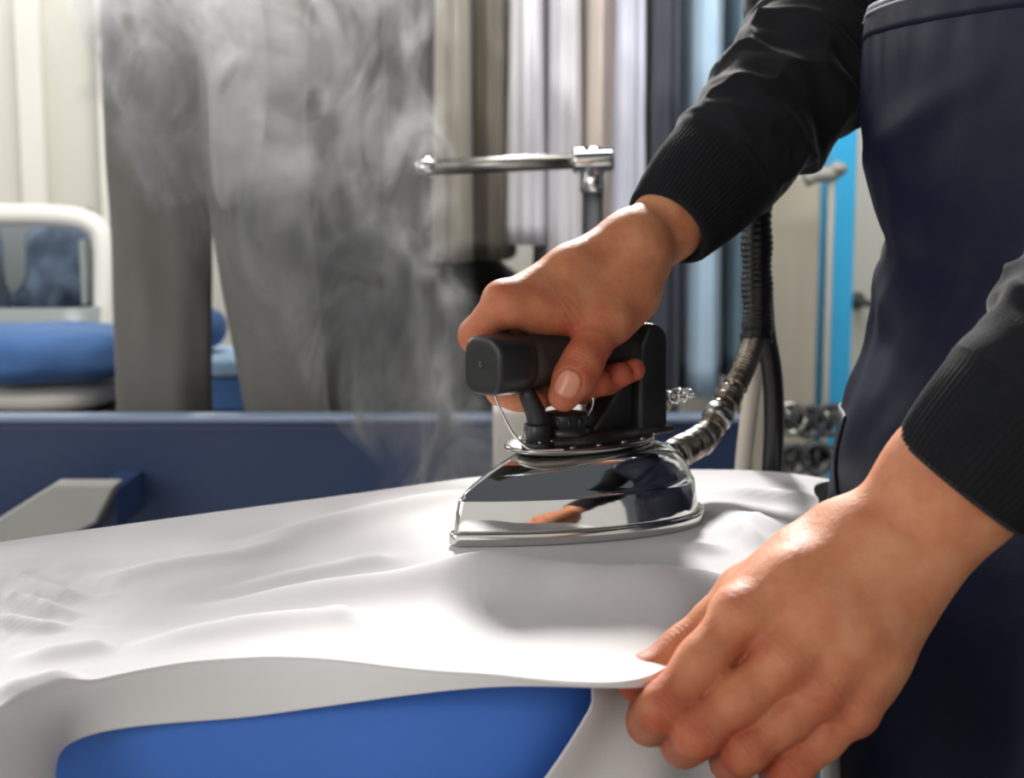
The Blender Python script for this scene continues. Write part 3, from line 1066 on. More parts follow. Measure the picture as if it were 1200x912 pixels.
hgt = np.zeros(xy.shape[:2])
for pts, h, w, nr in [
    ([(250, 648), (330, 630), (440, 602), (545, 583), (610, 580)], .0050, .010, 1.6),
    ([(180, 722), (280, 712), (400, 695), (500, 687), (600, 680), (690, 676)], .0065, .010, 2.2),
    ([(130, 772), (200, 760), (300, 741), (390, 731), (470, 725)], .0050, .009, 1.8),
    ([(420, 702), (540, 685), (640, 688), (724, 694), (840, 690), (900, 680)], .0105, .012, 2.9),
    ([(790, 588), (850, 600), (900, 622), (940, 640)], .006, .009, 1.4),
    ([(830, 572), (880, 583), (930, 588), (975, 585)], .006, .009, 1.2),
    ([(820, 610), (870, 628), (900, 650)], .005, .007, 1.4),
    ([(380, 668), (450, 655), (540, 648)], .0022, .007, 1.4),
    ([(80, 690), (180, 668), (300, 648), (380, 622)], .0030, .009, 1.5),
    ([(230, 700), (340, 680), (430, 664), (520, 655)], .0036, .008, 1.5),
    ([(380, 715), (410, 735), (450, 752), (500, 770)], .0030, .006, 1.4),
    ([(-40, 676), (20, 684), (70, 700), (120, 706)], .0042, .005, 1.3),
    ([(-50, 700), (10, 708), (60, 720), (105, 722)], .0045, .005, 1.3),
    ([(-60, 722), (0, 732), (50, 738), (90, 734)], .0040, .005, 1.3),
    ([(0, 780), (90, 768), (140, 760)], .004, .007, 1.5),
    ([(-30, 830), (40, 815), (110, 800)], .006, .008, 1.8),
    ([(620, 655), (700, 652), (800, 640), (860, 650)], .0025, .007, 1.5),
]:
    hgt += ridge(pts, h * 1.3, w, nr)
q = np.concatenate([xy * 26, np.zeros(xy.shape[:2] + (1,))], 2)
hgt += 0.0012 * fbm(q, 2)
gl = gz(25, 705)[:2]
gm = np.exp(-(np.linalg.norm((xy - gl) / np.array([0.05, 0.06]), axis=2)) ** 2)
q2 = np.concatenate([xy * 95, np.ones(xy.shape[:2] + (1,))], 2)
hgt += 0.004 * gm * np.abs(fbm(q2, 2))
ic = I(-92, 0, 0)[:2]
dd = (xy - ic)
lx = dd @ IFX[:2]
lyy = dd @ ILY[:2]
press = np.clip((np.sqrt((lx / 0.105) ** 2 + (lyy / 0.066) ** 2) - 0.95) / 0.45, 0, 1)
hgt = np.maximum(hgt, -0.0022 - np.clip(S[:, :, 2] - ZC, 0, 1)) * press
S[:, :, 2] += hgt * topmask
S[:, :, 2] -= (1 - press) * np.maximum(S[:, :, 2] - ZC, 0) * (topmask > 0.5)
cl = thing('white_cloth', 'white cotton shirt cloth spread over the blue ironing board', 'cloth')
mesh('top_layer', S.reshape(-1, 3), [f[::-1] for f in grid_faces(NV, NU)], M['whitecloth'], cl, solid=0.0009)

# layers hanging down the right-hand side of the board
BOs = inset(-0.007)
arc = np.concatenate([[0], np.cumsum(np.linalg.norm(np.diff(BOs, axis=0), axis=1))])


def along(s):
    return np.array([np.interp(s, arc, BOs[:, 0]), np.interp(s, arc, BOs[:, 1])])


def s_at(px, py):
    """arc position of the outline point seen in the direction of a photo column"""
    best = min(range(20, 120), key=lambda i: abs(600 + FPX * BOs[i, 0] / (BOs[i, 1] + 0.03) - px))
    return arc[best]


def side_sheet(sl_top, sr_top, sl_bot, sr_bot, ztop, zbot, waves, seed):
    nr, nc = 44, 60
    V = []
    for i in range(nr):
        v = i / (nr - 1)
        for j in range(nc):
            u = j / (nc - 1)
            s = (sl_top + (sr_top - sl_top) * u) * (1 - v) + (sl_bot + (sr_bot - sl_bot) * u) * v
            p = along(s)
            pn = along(s + 0.004) - along(s - 0.004)
            nrm = unit([pn[1], -pn[0]])
            o = 0.004 + 0.006 * v + (0.003 + 0.010 * v) * (0.5 + 0.5 * math.sin(waves * u * 6.28 + seed)) - 0.014 * max(0, 1 - v / 0.10)
            V.append((p[0] + nrm[0] * o, p[1] + nrm[1] * o, ztop + 0.004 * max(0, 1 - v / 0.10) + (zbot - ztop) * v))
    return mesh('hanging_layer', V, [f[::-1] for f in grid_faces(nr, nc)], M['whitecloth'], cl, solid=0.0009)


side_sheet(s_at(700, 820), s_at(826, 820), s_at(430, 920), s_at(830, 920), ZB - 0.001, ZB - 0.13, 1.6, 2.2)
side_sheet(s_at(935, 820), s_at(1030, 820), s_at(950, 920), s_at(1050, 920), ZB - 0.001, ZB - 0.30, 1.8, 0.4)

# ================================================================== the iron
ir = thing('steam_iron', 'polished chrome steam iron with black handle gripped by the right hand', 'iron')


def sole_half(x, L=186.0, w=57.0):
    t = -x / L
    if t < 0.68:
        return w * (1 - (1 - t / 0.68) ** 1.75) ** 0.86
    return w * math.sqrt(max(0, 1 - ((t - 0.68) / 0.32) ** 2.3))


def sole_ring(sc, z, x0=0.0, L=186.0, w=57.0, n=72, tipr=3.0):
    """outline ring at height z; sc = offset inward in mm"""
    th = np.linspace(0, 2 * math.pi, n, endpoint=False)
    out = []
    for a in th:
        x = -L / 2 * (1 - math.cos(a))
        y = sole_half(max(-L, min(-0.0001, x)), L, w)
        y = (y + tipr * math.exp(x / 6.0)) if x > -30 else y
        out.append((x0 + x, y if a <= math.pi else -y))
    out = np.array(out)
    c = np.array([x0 - L * 0.55, 0])
    v = out - c
    r = np.linalg.norm(v, axis=1)[:, None]
    out = c + v * (r - sc) / r
    return np.array([I(x, y, z) for x, y in out])


V, Fc = rings_mesh([sole_ring(8, 0.0), sole_ring(0.8, 0.0), sole_ring(0, 0.8), sole_ring(0, 6.8), sole_ring(0.8, 7.6), sole_ring(5, 7.7)])
mesh('soleplate', V, Fc, M['sole'], ir, bevel=0)
# shell: upright band, crease, dome
def sh_ring(inx, z, front, rear, wid, n=72):
    L = rear - front
    th = np.linspace(0, 2 * math.pi, n, endpoint=False)
    R = []
    for a in th:
        x = -L / 2 * (1 - math.cos(a))
        y = sole_half(max(-L, min(-0.0001, x)), L, wid) + (2.0 * math.exp(x / 5.0) if x > -30 else 0)
        R.append(I(-front + x, y if a <= math.pi else -y, z))
    return np.array(R)


shell = [(3.5, 7.7, 2.6, 182, 54.6), (3.5, 9, 2.6, 182, 54.6), (0, 18, 4.2, 181, 52.8), (0, 26, 6.0, 180, 51.0), (0, 27.2, 6.8, 179.4, 50.2), (0, 27.6, 8.2, 178.6, 49.0), (0, 30.5, 10.5, 178, 48.4),
         (0, 35, 17, 175.5, 46.8), (0, 40, 26, 172, 44.4), (0, 44.5, 36, 167, 41.5), (0, 48, 46, 160, 36.5), (0, 50, 56, 153, 31), (0, 50.6, 66, 146, 24), (0, 50.8, 80, 130, 12)]
V, Fc = rings_mesh([sh_ring(*s) for s in shell])
mesh('chrome_shell', V, Fc, M['chrome'], ir)


def oval(cx, a, b, z, n=48):
    th = np.linspace(0, 2 * math.pi, n, endpoint=False)
    return np.array([I(cx + a * math.cos(t_), b * math.sin(t_), z) for t_ in th])


V, Fc = rings_mesh([oval(-100, 50, 30, 50.0), oval(-100, 54, 33, 51.0), oval(-100, 55, 34, 52.0), oval(-100, 55, 34, 53.6), oval(-100, 54, 33, 54.4), oval(-100, 48, 28, 54.6)])
mesh('top_plate', V, Fc, M['steel'], ir)
V, Fc = rings_mesh([oval(-102, 46, 26, 54.4), oval(-102, 46, 26, 57), oval(-103, 44, 25, 59.5), oval(-104, 40, 22, 60.5), oval(-104, 20, 12, 60.6)])
mesh('base_housing', V, Fc, M['darkmetal'], ir)
# dial
dl = lathe('dial', [(0, 0), (0.0155, 0), (0.0158, 0.001), (0.0158, 0.0045), (0.0138, 0.0052), (0.0138, 0.0125), (0.0128, 0.0138), (0.0075, 0.0140), (0.0068, 0.0128), (0, 0.0128)], I(-82, 6, 59.6), (0, 0, 1), M['blackplastic'], ir)
lathe('dial_disc', [(0, 0), (0.0066, 0), (0.0066, 0.0008), (0, 0.001)], I(-82, 6, 72.45), (0, 0, 1), M['hosemetal'], dl)
q = I(-82, 6, 73.0)
for ang in np.linspace(0, 2 * math.pi, 12, endpoint=False):
    lathe('dial_rib', [(0, 0), (0.0011, 0), (0.0011, 0.0068), (0, 0.007)], I(-82 + 13.6 * math.cos(ang), 6 + 13.6 * math.sin(ang), 64.9), (0, 0, 1), M['blackplastic'], dl, 8)
# rear pillar block: the dark webbed block and the tall slab
def slab(name, poly, y0, y1, m, bev):
    """poly in (x,z) of iron space, extruded over y"""
    n = len(poly)
    V = [I(x, y0, z) for x, z in poly] + [I(x, y1, z) for x, z in poly]
    Fc = [tuple(range(n)), tuple(range(2 * n - 1, n - 1, -1))] + [(i, n + i, n + (i + 1) % n, (i + 1) % n) for i in range(n)]
    return mesh(name, V, [f[::-1] for f in Fc], m, ir, bevel=bev)


def arcpts(cx, cz, r, a0, a1, n=10):
    return [(cx + r * math.cos(math.radians(a)), cz + r * math.sin(math.radians(a))) for a in np.linspace(a0, a1, n)]


slab('rear_pillar', [(-135, 56), (-135, 110)] + arcpts(-147, 113, 12.5, 70, 180) + [(-160, 60), (-158, 56)], 17, -17, M['blackplastic'], 0.003)
slab('inner_web', [(-100, 58), (-103, 64), (-113, 74), (-121, 84), (-124, 96), (-135.2, 100), (-135.2, 58)], 11, -11, M['blackplastic'], 0.003)
slab('pillar_foot', [(-130, 54), (-130, 59), (-164, 59), (-166, 54)], 19, -19, M['darkmetal'], 0.002)


# handle: rubber grip and square-shouldered end cap (superellipse sections)
def srect(x, a, b, e, n=40, zc=106.0):
    th = np.linspace(0, 2 * math.pi, n, endpoint=False)
    out = []
    for t_ in th:
        c, s_ = math.cos(t_), math.sin(t_)
        out.append(I(x, math.copysign(abs(c) ** (2 / e), c) * a, zc + math.copysign(abs(s_) ** (2 / e), s_) * b))
    return np.array(out)


V, Fc = rings_mesh([srect(x, a, a, 2.3) for x, a in ((-50, 16.6), (-60, 16.4), (-75, 16.0), (-100, 15.8), (-120, 16.0), (-130, 16.6), (-136, 17.0))])
mesh('rubber_grip', V, Fc, M['brownrubber'], ir)
V, Fc = rings_mesh([srect(x, a, b, e) for x, a, b, e in ((-22, 10, 10, 3), (-21.6, 14.5, 14.2, 3.2), (-22, 16.4, 16.2, 3.3), (-23.2, 17.6, 17.5, 3.3), (-25, 18.1, 18, 3.2), (-42, 18.2, 18.1, 3.0), (-50, 17.6, 17.6, 2.6), (-51.5, 16.9, 16.9, 2.5), (-51.6, 14, 14, 2.5))])
hc = mesh('handle_cap', V, Fc, M['blackplastic'], ir)
lathe('screw', [(0, -0.001), (0.0021, -0.001), (0.0021, 0.0003), (0.0012, 0.0005), (0.0011, 0.0001), (0, 0.0001)], I(-21.7, 0, 106.5), IFX, M['darkmetal'], hc, 16)
# trigger lever: curved black arm from the grip down to its collar
lev = [I(-50, 6, 92), I(-53, 7, 84), I(-57.5, 8, 74), I(-59, 8, 64), I(-58.5, 8, 56)]
pth = cr(np.array(lev), 24)
tube('lever', pth, np.interp(np.linspace(0, 1, 24), [0, 0.15, 0.5, 1], [0.0032, 0.0052, 0.0064, 0.0062]), M['blackplastic'], ir, 18)
lathe('lever_collar', [(0.004, 0), (0.0098, 0), (0.0102, 0.001), (0.0102, 0.0035), (0.0085, 0.004), (0.0086, 0.013), (0.0078, 0.0145), (0.004, 0.0146)], I(-58.5, 8, 54.5), (0, 0, 1), M['blackplastic'], ir, 24)
for ang in np.linspace(0, 6.28, 6, endpoint=False):
    lathe('collar_bolt', [(0, 0), (0.0012, 0), (0.0012, 0.0014), (0, 0.0018)], I(-58.5 + 9.2 * math.cos(ang), 8 + 9.2 * math.sin(ang), 57.9), (0, 0, 1), M['steel'], ir, 8)
# chrome wire bail and loop
tube('wire_bail', cr(np.array([I(-27, 6, 88.8), I(-30, 8, 80), I(-36, 12, 66), I(-44, 17, 56.5), I(-51, 20.5, 54.8), I(-64, 27, 54.9)]), 40), 0.00085, M['chrome'], ir, 8)
tube('wire_loop', cr(np.array([I(-96, 13, 88), I(-98, 14, 80), I(-95, 14, 73), I(-88, 13, 68), I(-80, 11, 67)]), 30) * 1.0, 0.0009, M['chrome'], ir, 8)
# bolts along the rear of the shell
for x, y in ((-146, 22), (-128, 31), (-110, 33.5), (-90, 33), (-72, 29)):
    lathe('plate_bolt', [(0, 0), (0.0022, 0), (0.0022, 0.001), (0.0012, 0.0019), (0, 0.002)], I(x, y * 0.86, 54.3), (0, 0, 1), M['steel'], ir, 12)
# fitting and twisted wire behind the pillar
fit = lathe('steam_fitting', [(0, 0), (0.005, 0), (0.005, 0.008), (0.007, 0.0085), (0.007, 0.013), (0.0045, 0.014), (0.004, 0.020), (0, 0.0205)], I(-159.5, 2, 72), -IFX, M['hosemetal'], ir, 18)
tw = []
for k in range(90):
    a = k / 90 * 6.28 * 5.0
    r = 4.2 + 1.4 * math.sin(k * 0.37)
    tw.append(I(-168 - k * 0.19 + 2.2 * math.sin(k * 0.9), 6 + r * math.cos(a) + 0.03 * k + 1.5 * math.sin(k * 0.53), 73 + r * math.sin(a) * (0.7 + 0.4 * math.sin(k * 0.21)) + 0.05 * k))
tube('twisted_wire', np.array(tw), 0.0011, M['chrome'], ir, 8)

# ------------------------------------------------------------------ hoses
hs = thing('steam_hose', 'segmented metal steam hose with black wrapping rising from the iron', 'hose')
path = cr(np.array([I(-170, 2, 30), I(-186, 1, 36), P(826, 512, 1.0), P(846, 480, 1.015), P(868, 440, 1.03), P(882, 405, 1.04), P(888, 385, 1.045)]), 220)
s_ = np.linspace(0, 1, 220)
seg = 0.0082 + 0.0018 * (1 - s_) ** 0.5 * (np.mod(s_ * 13, 1) < 0.72) * (s_ < 0.62) + 0.0006 * np.sin(s_ * 400)
seg += 0.0007 * np.array([math.sin(7 * k) for k in (s_ * 13).astype(int)]) * (s_ < 0.62)
tube('metal_section', path, seg, M['hosemetal'], hs, 20)
for k in (0.12, 0.3, 0.47):
    i = int(k * 219)
    lathe('clamp', [(0.0085, -0.005), (0.0108, -0.0045), (0.0112, 0.0), (0.0108, 0.0045), (0.0085, 0.005)], path[i], path[i + 2] - path[i - 2], M['steel'], hs, 20)
p2 = cr(np.array([P(886, 400, 1.043), P(888, 380, 1.045), P(887, 320, 1.045), P(887, 250, 1.045), P(888, 150, 1.065), P(889, 0, 1.09), P(890, -300, 1.11), P(890, -700, 1.12)]), 240)
s_ = np.linspace(0, 1, 240)
tube('black_wrap', p2, 0.0112 + 0.0005 * np.sin(s_ * 420) + 0.0006 * np.sin(s_ * 57), M['blackhose'], hs, 20)
h2 = tube('drain_hose', cr(np.array([P(893, 330, 1.075), P(897, 390, 1.075), P(905, 440, 1.08), P(907, 500, 1.09), P(904, 570, 1.10), P(902, 700, 1.10), P(900, 1000, 1.10)]), 60), 0.0078, M['blackhose'], None, 18)
tag(h2, 'thin black rubber hose hanging down behind the metal hose', 'hose')
h3 = tube('pale_hose', cr(np.array([P(890, 380, 1.13), P(884, 440, 1.13), P(876, 500, 1.135), P(870, 570, 1.14), P(868, 700, 1.14), P(868, 1000, 1.14)]), 60), 0.0068, M['palehose'], None, 18)
tag(h3, 'pale cream hose hanging to the left of the thin black hose', 'hose')

# ================================================================== the person
pe = thing('person', 'person in charcoal sweater and navy apron pressing an iron, left hand pinching the cloth', 'person')
BV, BF, BT, BN = [], [], [], []


def add_body(V, Fc, tint, nail):
    off = sum(len(v) for v in BV)
    BV.append(V)
    BF.append(np.asarray(Fc) + off)
    BT.append(tint)
    BN.append(nail)


def wrinkle(V, N, p, ax, spacing, amp, rad):
    """skin creases across a joint: p centre, ax direction along the finger"""
    d = V - p
    g = np.exp(-(np.linalg.norm(d, axis=1) / rad) ** 2)
    u = d @ unit(ax)
    return V - N * (amp * g * (0.5 + 0.5 * np.cos(u / spacing * 6.283)))[:, None]


def do_nail(V, N, c, ax, nrm, la, lb):
    """press a fingernail into the surface; returns V and mask"""
    ax = unit(ax)
    nrm = unit(nrm - ax * (nrm @ ax))
    sd = np.cross(ax, nrm)
    d = V - c
    a, b, h = d @ ax, d @ sd, d @ nrm
    e = (np.abs(a / la) ** 2.6 + np.abs(b / lb) ** 2.6) ** (1 / 2.6)
    up = (h > -0.002) & (np.linalg.norm(d, axis=1) < 0.02) & (N @ nrm > 0.0)
    m = np.clip((1.0 - e) / 0.16, 0, 1) * up
    gr = np.exp(-((e - 1.06) / 0.10) ** 2) * up * np.clip(0.4 - a / la * 0.6 + np.abs(b / lb) * 0.5, 0, 1)
    V = V - N * (0.00075 * gr)[:, None] + N * (0.00018 * m)[:, None]
    return V, m


# ---------------------------------------------------------------- right hand on the handle
def ring(x, th, r):
    th = math.radians(th)
    return I(x, -r * math.sin(th), 106 + r * math.cos(th))


W = P(738, 301, 0.912)
FA = P(790, 255, 0.930)
FB = P(880, 158, 0.968)
mcp = [ring(-47, 14, 37), ring(-67, 22, 38.5), ring(-86, 26, 37), ring(-103, 28, 34)]
pip = [ring(-43, 66, 36), ring(-62, 76, 35), ring(-84, 80, 33), ring(-103, 84, 31)]
dip = [ring(-50, 138, 25.5), ring(-73, 148, 27), ring(-95, 150, 27), ring(-112, 152, 26.5)]
tip = [ring(-60, 184, 24.5), ring(-93, 238, 26), ring(-109, 247, 26), ring(-120.5, 252, 25.5)]
pts = np.array(mcp + pip + dip + tip + [W, FA, FB, P(655, 470, .85)])
S1 = Sdf(pts.min(0) - 0.035, pts.max(0) + 0.035, 0.0011)
back = unit(np.cross(mcp[0] - W, mcp[3] - mcp[0]))
if back[2] < 0:
    back = -back
side = unit(np.cross(back, mcp[1] - W))
if side @ (mcp[0] - mcp[3]) < 0:
    side = -side                                 # toward the index side
# forearm and wrist: wider across than thick
ath = unit(np.cross(unit(FA - W), side))
S1.add(FB, FA, 0.030, 0.0268, 0.01, ath, 1.18)
S1.add(FA, W, 0.0268, 0.0248, 0.01, ath, 1.22)
wb = [W + side * 0.013, W + side * 0.005, W - side * 0.004, W - side * 0.012]
for i in range(4):
    m_ = wb[i] * 0.5 + mcp[i] * 0.5
    S1.add(wb[i], m_, 0.0175, 0.0145, 0.012)
    S1.add(m_, mcp[i] - back * 0.002, 0.0145, (0.0122, 0.012, 0.0114, 0.0105)[i], 0.010)
# palm bulk down to the bar
S1.add(W - back * 0.008, I(-88, -6, 133), 0.018, 0.0135, 0.012)
S1.add(I(-70, -6, 134), I(-104, -8, 132), 0.0115, 0.012, 0.010)
# thumb
cmc = P(731, 336, 0.900)
tm = P(709, 374, 0.8795)
tip_ = P(683, 424, 0.8605)
tt_ = P(661, 464, 0.8545)
S1.add(W + side * 0.010 - back * 0.004, cmc, 0.020, 0.0185, 0.012)
S1.add(cmc, tm, 0.0190, 0.0150, 0.012)
S1.add(P(742, 352, 0.898), P(722, 380, 0.888), 0.0135, 0.0105, 0.012)
# web between thumb and index
S1.add(tm, mcp[0] - back * 0.006, 0.0100, 0.0095, 0.014)
S1.add(P(712, 352, 0.888), mcp[0] - back * 0.004 + I(-20, 0, 0) - I(0, 0, 0), 0.0125, 0.0105, 0.012)
rads = [(0.0113, 0.0104, 0.0085, 0.0074), (0.0114, 0.0108, 0.0093, 0.0082), (0.0109, 0.0102, 0.009, 0.0080), (0.0098, 0.0092, 0.0081, 0.0071)]
for i in range(4):
    a, b, c, d = mcp[i], pip[i], dip[i], tip[i]
    r = rads[i]
    e = d + unit(d - c) * 0.002
    S1.chain([a, (a + b) / 2, b, (b + c) / 2 - unit((b + c) / 2 - I(-80, 0, 106)) * 0.0, c, (c + d) / 2, e],
             [r[0], (r[0] + r[1]) / 2 - 0.0004, r[1], (r[1] + r[2]) / 2 - 0.0002, r[2], (r[2] + r[3]) / 2 + 0.0003, r[3]], 0.006, 0.0008, 0.009)
tmid = tm * 0.45 + tip_ * 0.55
S1.chain([tm, tmid, tip_, tip_ * 0.5 + tt_ * 0.5, tt_], [0.0145, 0.0117, 0.0119, 0.0117, 0.0096], 0.006, 0.0008, 0.014, fall=0.020)
# tendons and the radial wrist hollow
S1.add(W + back * 0.016 + side * 0.008, mcp[0] + back * 0.0085, 0.0035, 0.0035, 0.009)
S1.add(W + back * 0.016 - side * 0.002, mcp[1] + back * 0.0085, 0.0035, 0.0035, 0.009)
S1.add(P(748, 292, 0.893), P(722, 345, 0.882), 0.0035, 0.0042, 0.010)
for i in range(3):
    S1.add(mcp[i] + back * 0.003, mcp[i] + back * 0.003, 0.0118 - i * 0.0004, 0.0118 - i * 0.0004, 0.006)
V, Fc = S1.mesh()
V = lap(V, Fc, 2)
N = vnormals(V, Fc)
tnrm = unit(P(645, 452, 0.80) - P(661, 462, 0.8545))
V = wrinkle(V, N, tip_ + tnrm * 0.011, tt_ - tip_, 0.0024, 0.0006, 0.0075)
V = wrinkle(V, N, P(662, 372, 0.866), P(680, 372, 0.87) - P(655, 392, 0.866), 0.004, 0.0008, 0.009)
N = vnormals(V, Fc)
nc = tip_ * 0.30 + tt_ * 0.70 + tnrm * 0.0100
V, nm = do_nail(V, N, nc, tt_ - tip_, tnrm, 0.0082, 0.0078)
tint = np.zeros(len(V))
for p_, r_, w_ in [(mcp[0], 0.024, 0.3), (tip_, 0.018, 0.35), (tt_, 0.018, 0.35), (pip[0], 0.02, 0.25), (tip[1], 0.02, 0.35), (tip[2], 0.02, 0.35), (tip[3], 0.02, 0.35), (tm, 0.026, 0.2), (P(655, 385, .87), 0.018, 0.3)]:
    tint += w_ * np.exp(-(np.linalg.norm(V - p_, axis=1) / r_) ** 2)
add_body(V, Fc, tint, nm)

# ---------------------------------------------------------------- left hand pinching the cloth
W = P(1046, 648, 0.624)
FA = P(1118, 566, 0.612)
FB = P(1205, 468, 0.605)
vw = unit(-FW + 0.25 * UP)
mcp = [P(868, 722, 0.612), P(917, 779, 0.601), P(961, 809, 0.6015), P(999, 831, 0.607)]
pip = [P(776, 832, 0.598), P(817, 860, 0.593), P(872, 880, 0.596), P(926, 901, 0.602)]
dip = [P(762, 846, 0.620), P(802, 872, 0.619), P(858, 892, 0.622), P(914, 908, 0.626)]
tip = [P(757, 830, 0.636), P(812, 856, 0.640), P(866, 872, 0.642), P(918, 892, 0.642)]
pts = np.array(mcp + pip + dip + tip + [W, FA, FB, P(727, 797, .64), P(1160, 640, .6)])
S2 = Sdf(pts.min(0) - 0.035, pts.max(0) + 0.035, 0.00115)
axa = unit(W - FA)
across = unit(np.cross(axa, vw))
if across @ RT < 0:
    across = -across                              # toward the little-finger side
nW = unit(np.cross(axa, across))
S2.add(FB, FA, 0.0325, 0.0300, 0.01, nW, 1.22)
S2.add(FA, W, 0.0300, 0.0282, 0.01, nW, 1.32)
wb = [P(1008, 634, 0.620), P(1030, 652, 0.614), P(1050, 672, 0.614), P(1056, 692, 0.620)]
for i in range(4):
    m_ = wb[i] * 0.45 + mcp[i] * 0.55 + vw * (0.0015, 0.003, 0.003, 0.001)[i]
    S2.add(wb[i], m_, 0.0150, 0.0130, 0.014)
    S2.add(m_, mcp[i], 0.0130, (0.0122, 0.0120, 0.0112, 0.0106)[i], 0.010)
    deep = -vw * 0.014
    S2.add(wb[i] + deep, mcp[i] + deep * 0.9, 0.0150, 0.0115, 0.014)
S2.add(P(1046, 715, 0.628), P(1014, 790, 0.624), 0.0128, 0.0115, 0.012)        # little-finger edge of the palm
rads = [(0.0120, 0.0100, 0.0094, 0.0080), (0.0118, 0.0099, 0.0093, 0.0081), (0.0111, 0.0093, 0.0088, 0.0078), (0.0101, 0.0085, 0.0080, 0.0070)]
for i in range(4):
    a, b, c, d = mcp[i], pip[i], dip[i], tip[i]
    r = rads[i]
    S2.chain([a, (a + b) / 2, b, (b + c) / 2, c, d], [r[0], (r[0] + r[1]) / 2 - 0.0006, r[1], (r[1] + r[2]) / 2, r[2], r[3]], 0.006, 0.0005, 0.0055, fall=0.012)
# webs between the finger roots
for i in range(3):
    wp = 0.36 * (mcp[i] + mcp[i + 1]) + 0.14 * (pip[i] + pip[i + 1]) - vw * 0.008
    wq = 0.26 * (mcp[i] + mcp[i + 1]) + 0.24 * (pip[i] + pip[i + 1]) - vw * 0.011
    S2.add(wp, wq, 0.0072, 0.0058, 0.003)
# thumb behind the index
cmc = P(985, 640, 0.640)
tm = P(876, 700, 0.645)
tip_ = P(806, 762, 0.641)
tt_ = P(752, 796, 0.632)
te_ = P(742, 800, 0.630)
S2.add(wb[0] - vw * 0.01, cmc, 0.0165, 0.0170, 0.012)
S2.add(cmc, tm, 0.0170, 0.0140, 0.012)
S2.add(P(935, 660, 0.632), P(888, 700, 0.628), 0.0135, 0.0120, 0.012)
S2.chain([tm, (tm + tip_) / 2, tip_, tt_, te_], [0.0138, 0.0112, 0.0112, 0.0092, 0.0072], 0.006, 0.0007, 0.012, fall=0.018)
# tendons
for i in range(4):
    S2.add(wb[i] * 0.75 + mcp[i] * 0.25 + vw * 0.0080, mcp[i] + vw * 0.0088, 0.0030, 0.0036, 0.0095)
    S2.add(mcp[i] + vw * 0.003, mcp[i] + vw * 0.003, 0.0112 - 0.0005 * i, 0.0112 - 0.0005 * i, 0.006)
S2.add(P(1088, 650, 0.611), P(1088, 650, 0.6125), 0.0085, 0.0085, 0.020)        # ulnar bump of the wrist
# veins
for ch in ([(1000, 690), (975, 735), (940, 765)], [(1035, 705), (1010, 760), (985, 795)]):
    for a, b in zip(ch[:-1], ch[1:]):
        S2.add(P(*a, 0.6005), P(*b, 0.5950), 0.0013, 0.0013, 0.007)
V, Fc = S2.mesh()
V = lap(V, Fc, 2)
N = vnormals(V, Fc)
for i in range(4):
    V = wrinkle(V, N, pip[i] + vw * 0.010, pip[i] - mcp[i], 0.0024, 0.0006, 0.0075)
    V = wrinkle(V, N, mcp[i] + vw * 0.012, pip[i] - mcp[i], 0.0034, 0.0003, 0.009)
V = wrinkle(V, N, P(800, 742, 0.632), tt_ - tip_, 0.0024, 0.0008, 0.007)
tint = np.zeros(len(V))
for i in range(4):
    for p_, r_, w_ in ((mcp[i], 0.017, 0.32), (pip[i], 0.016, 0.36), (dip[i], 0.016, 0.35)):
        tint += w_ * np.exp(-(np.linalg.norm(V - p_, axis=1) / r_) ** 2)
tint += 0.25 * np.exp(-(np.linalg.norm(V - tt_, axis=1) / 0.02) ** 2)
add_body(V, Fc, tint, np.zeros(len(V)))

# ---------------------------------------------------------------- rest of the body (under clothing)
ELR = P(1042, -32, 1.045)
SHR = np.array([0.395, 1.075, 1.405])
ELL = P(1440, 205, 0.63)
SHL = np.array([0.41, 0.715, 1.405])
R_FB = P(880, 158, 0.968)
L_FB = P(1205, 468, 0.605)
prof_py = [-60, 0, 60, 120, 170, 240, 300, 350, 420, 470, 520, 570, 700, 912, 1100]
prof_px = [1026, 1020, 1016, 1014, 1018, 1030, 1045, 1038, 1018, 1004, 999, 998, 998, 1006, 1014]
DA = 0.935
prof_z = np.array([Zp(v, DA) for v in prof_py])
prof_x = np.array([X(v, DA) for v in prof_px])
o_ = np.argsort(prof_z)
prof_z, prof_x = prof_z[o_], prof_x[o_]


def xfront(z):
    # smooth sample of the front profile
    return np.mean([np.interp(z + dz, prof_z, prof_x) for dz in np.linspace(-0.014, 0.014, 7)], 0)


TCY = 0.882


def tcx(z):
    return xfront(z) + 0.124


def tb(z):
    return np.interp(z, [0.6, 0.95, 1.10, 1.25, 1.40], [0.185, 0.182, 0.168, 0.172, 0.17])


def torso_chain(S, shrink, z0, z1, top):
    zs = np.arange(z0, z1 + 1e-6, 0.03)
    w = S.f
    for a, b in zip(zs[:-1], zs[1:]):
        ra, rb = tb(a) - shrink, tb(b) - shrink
        fl = ra / (0.128 - shrink)
        S.add((tcx(a), TCY, a), (tcx(b), TCY, b), ra, rb, 0.01, (1, 0, 0), fl)


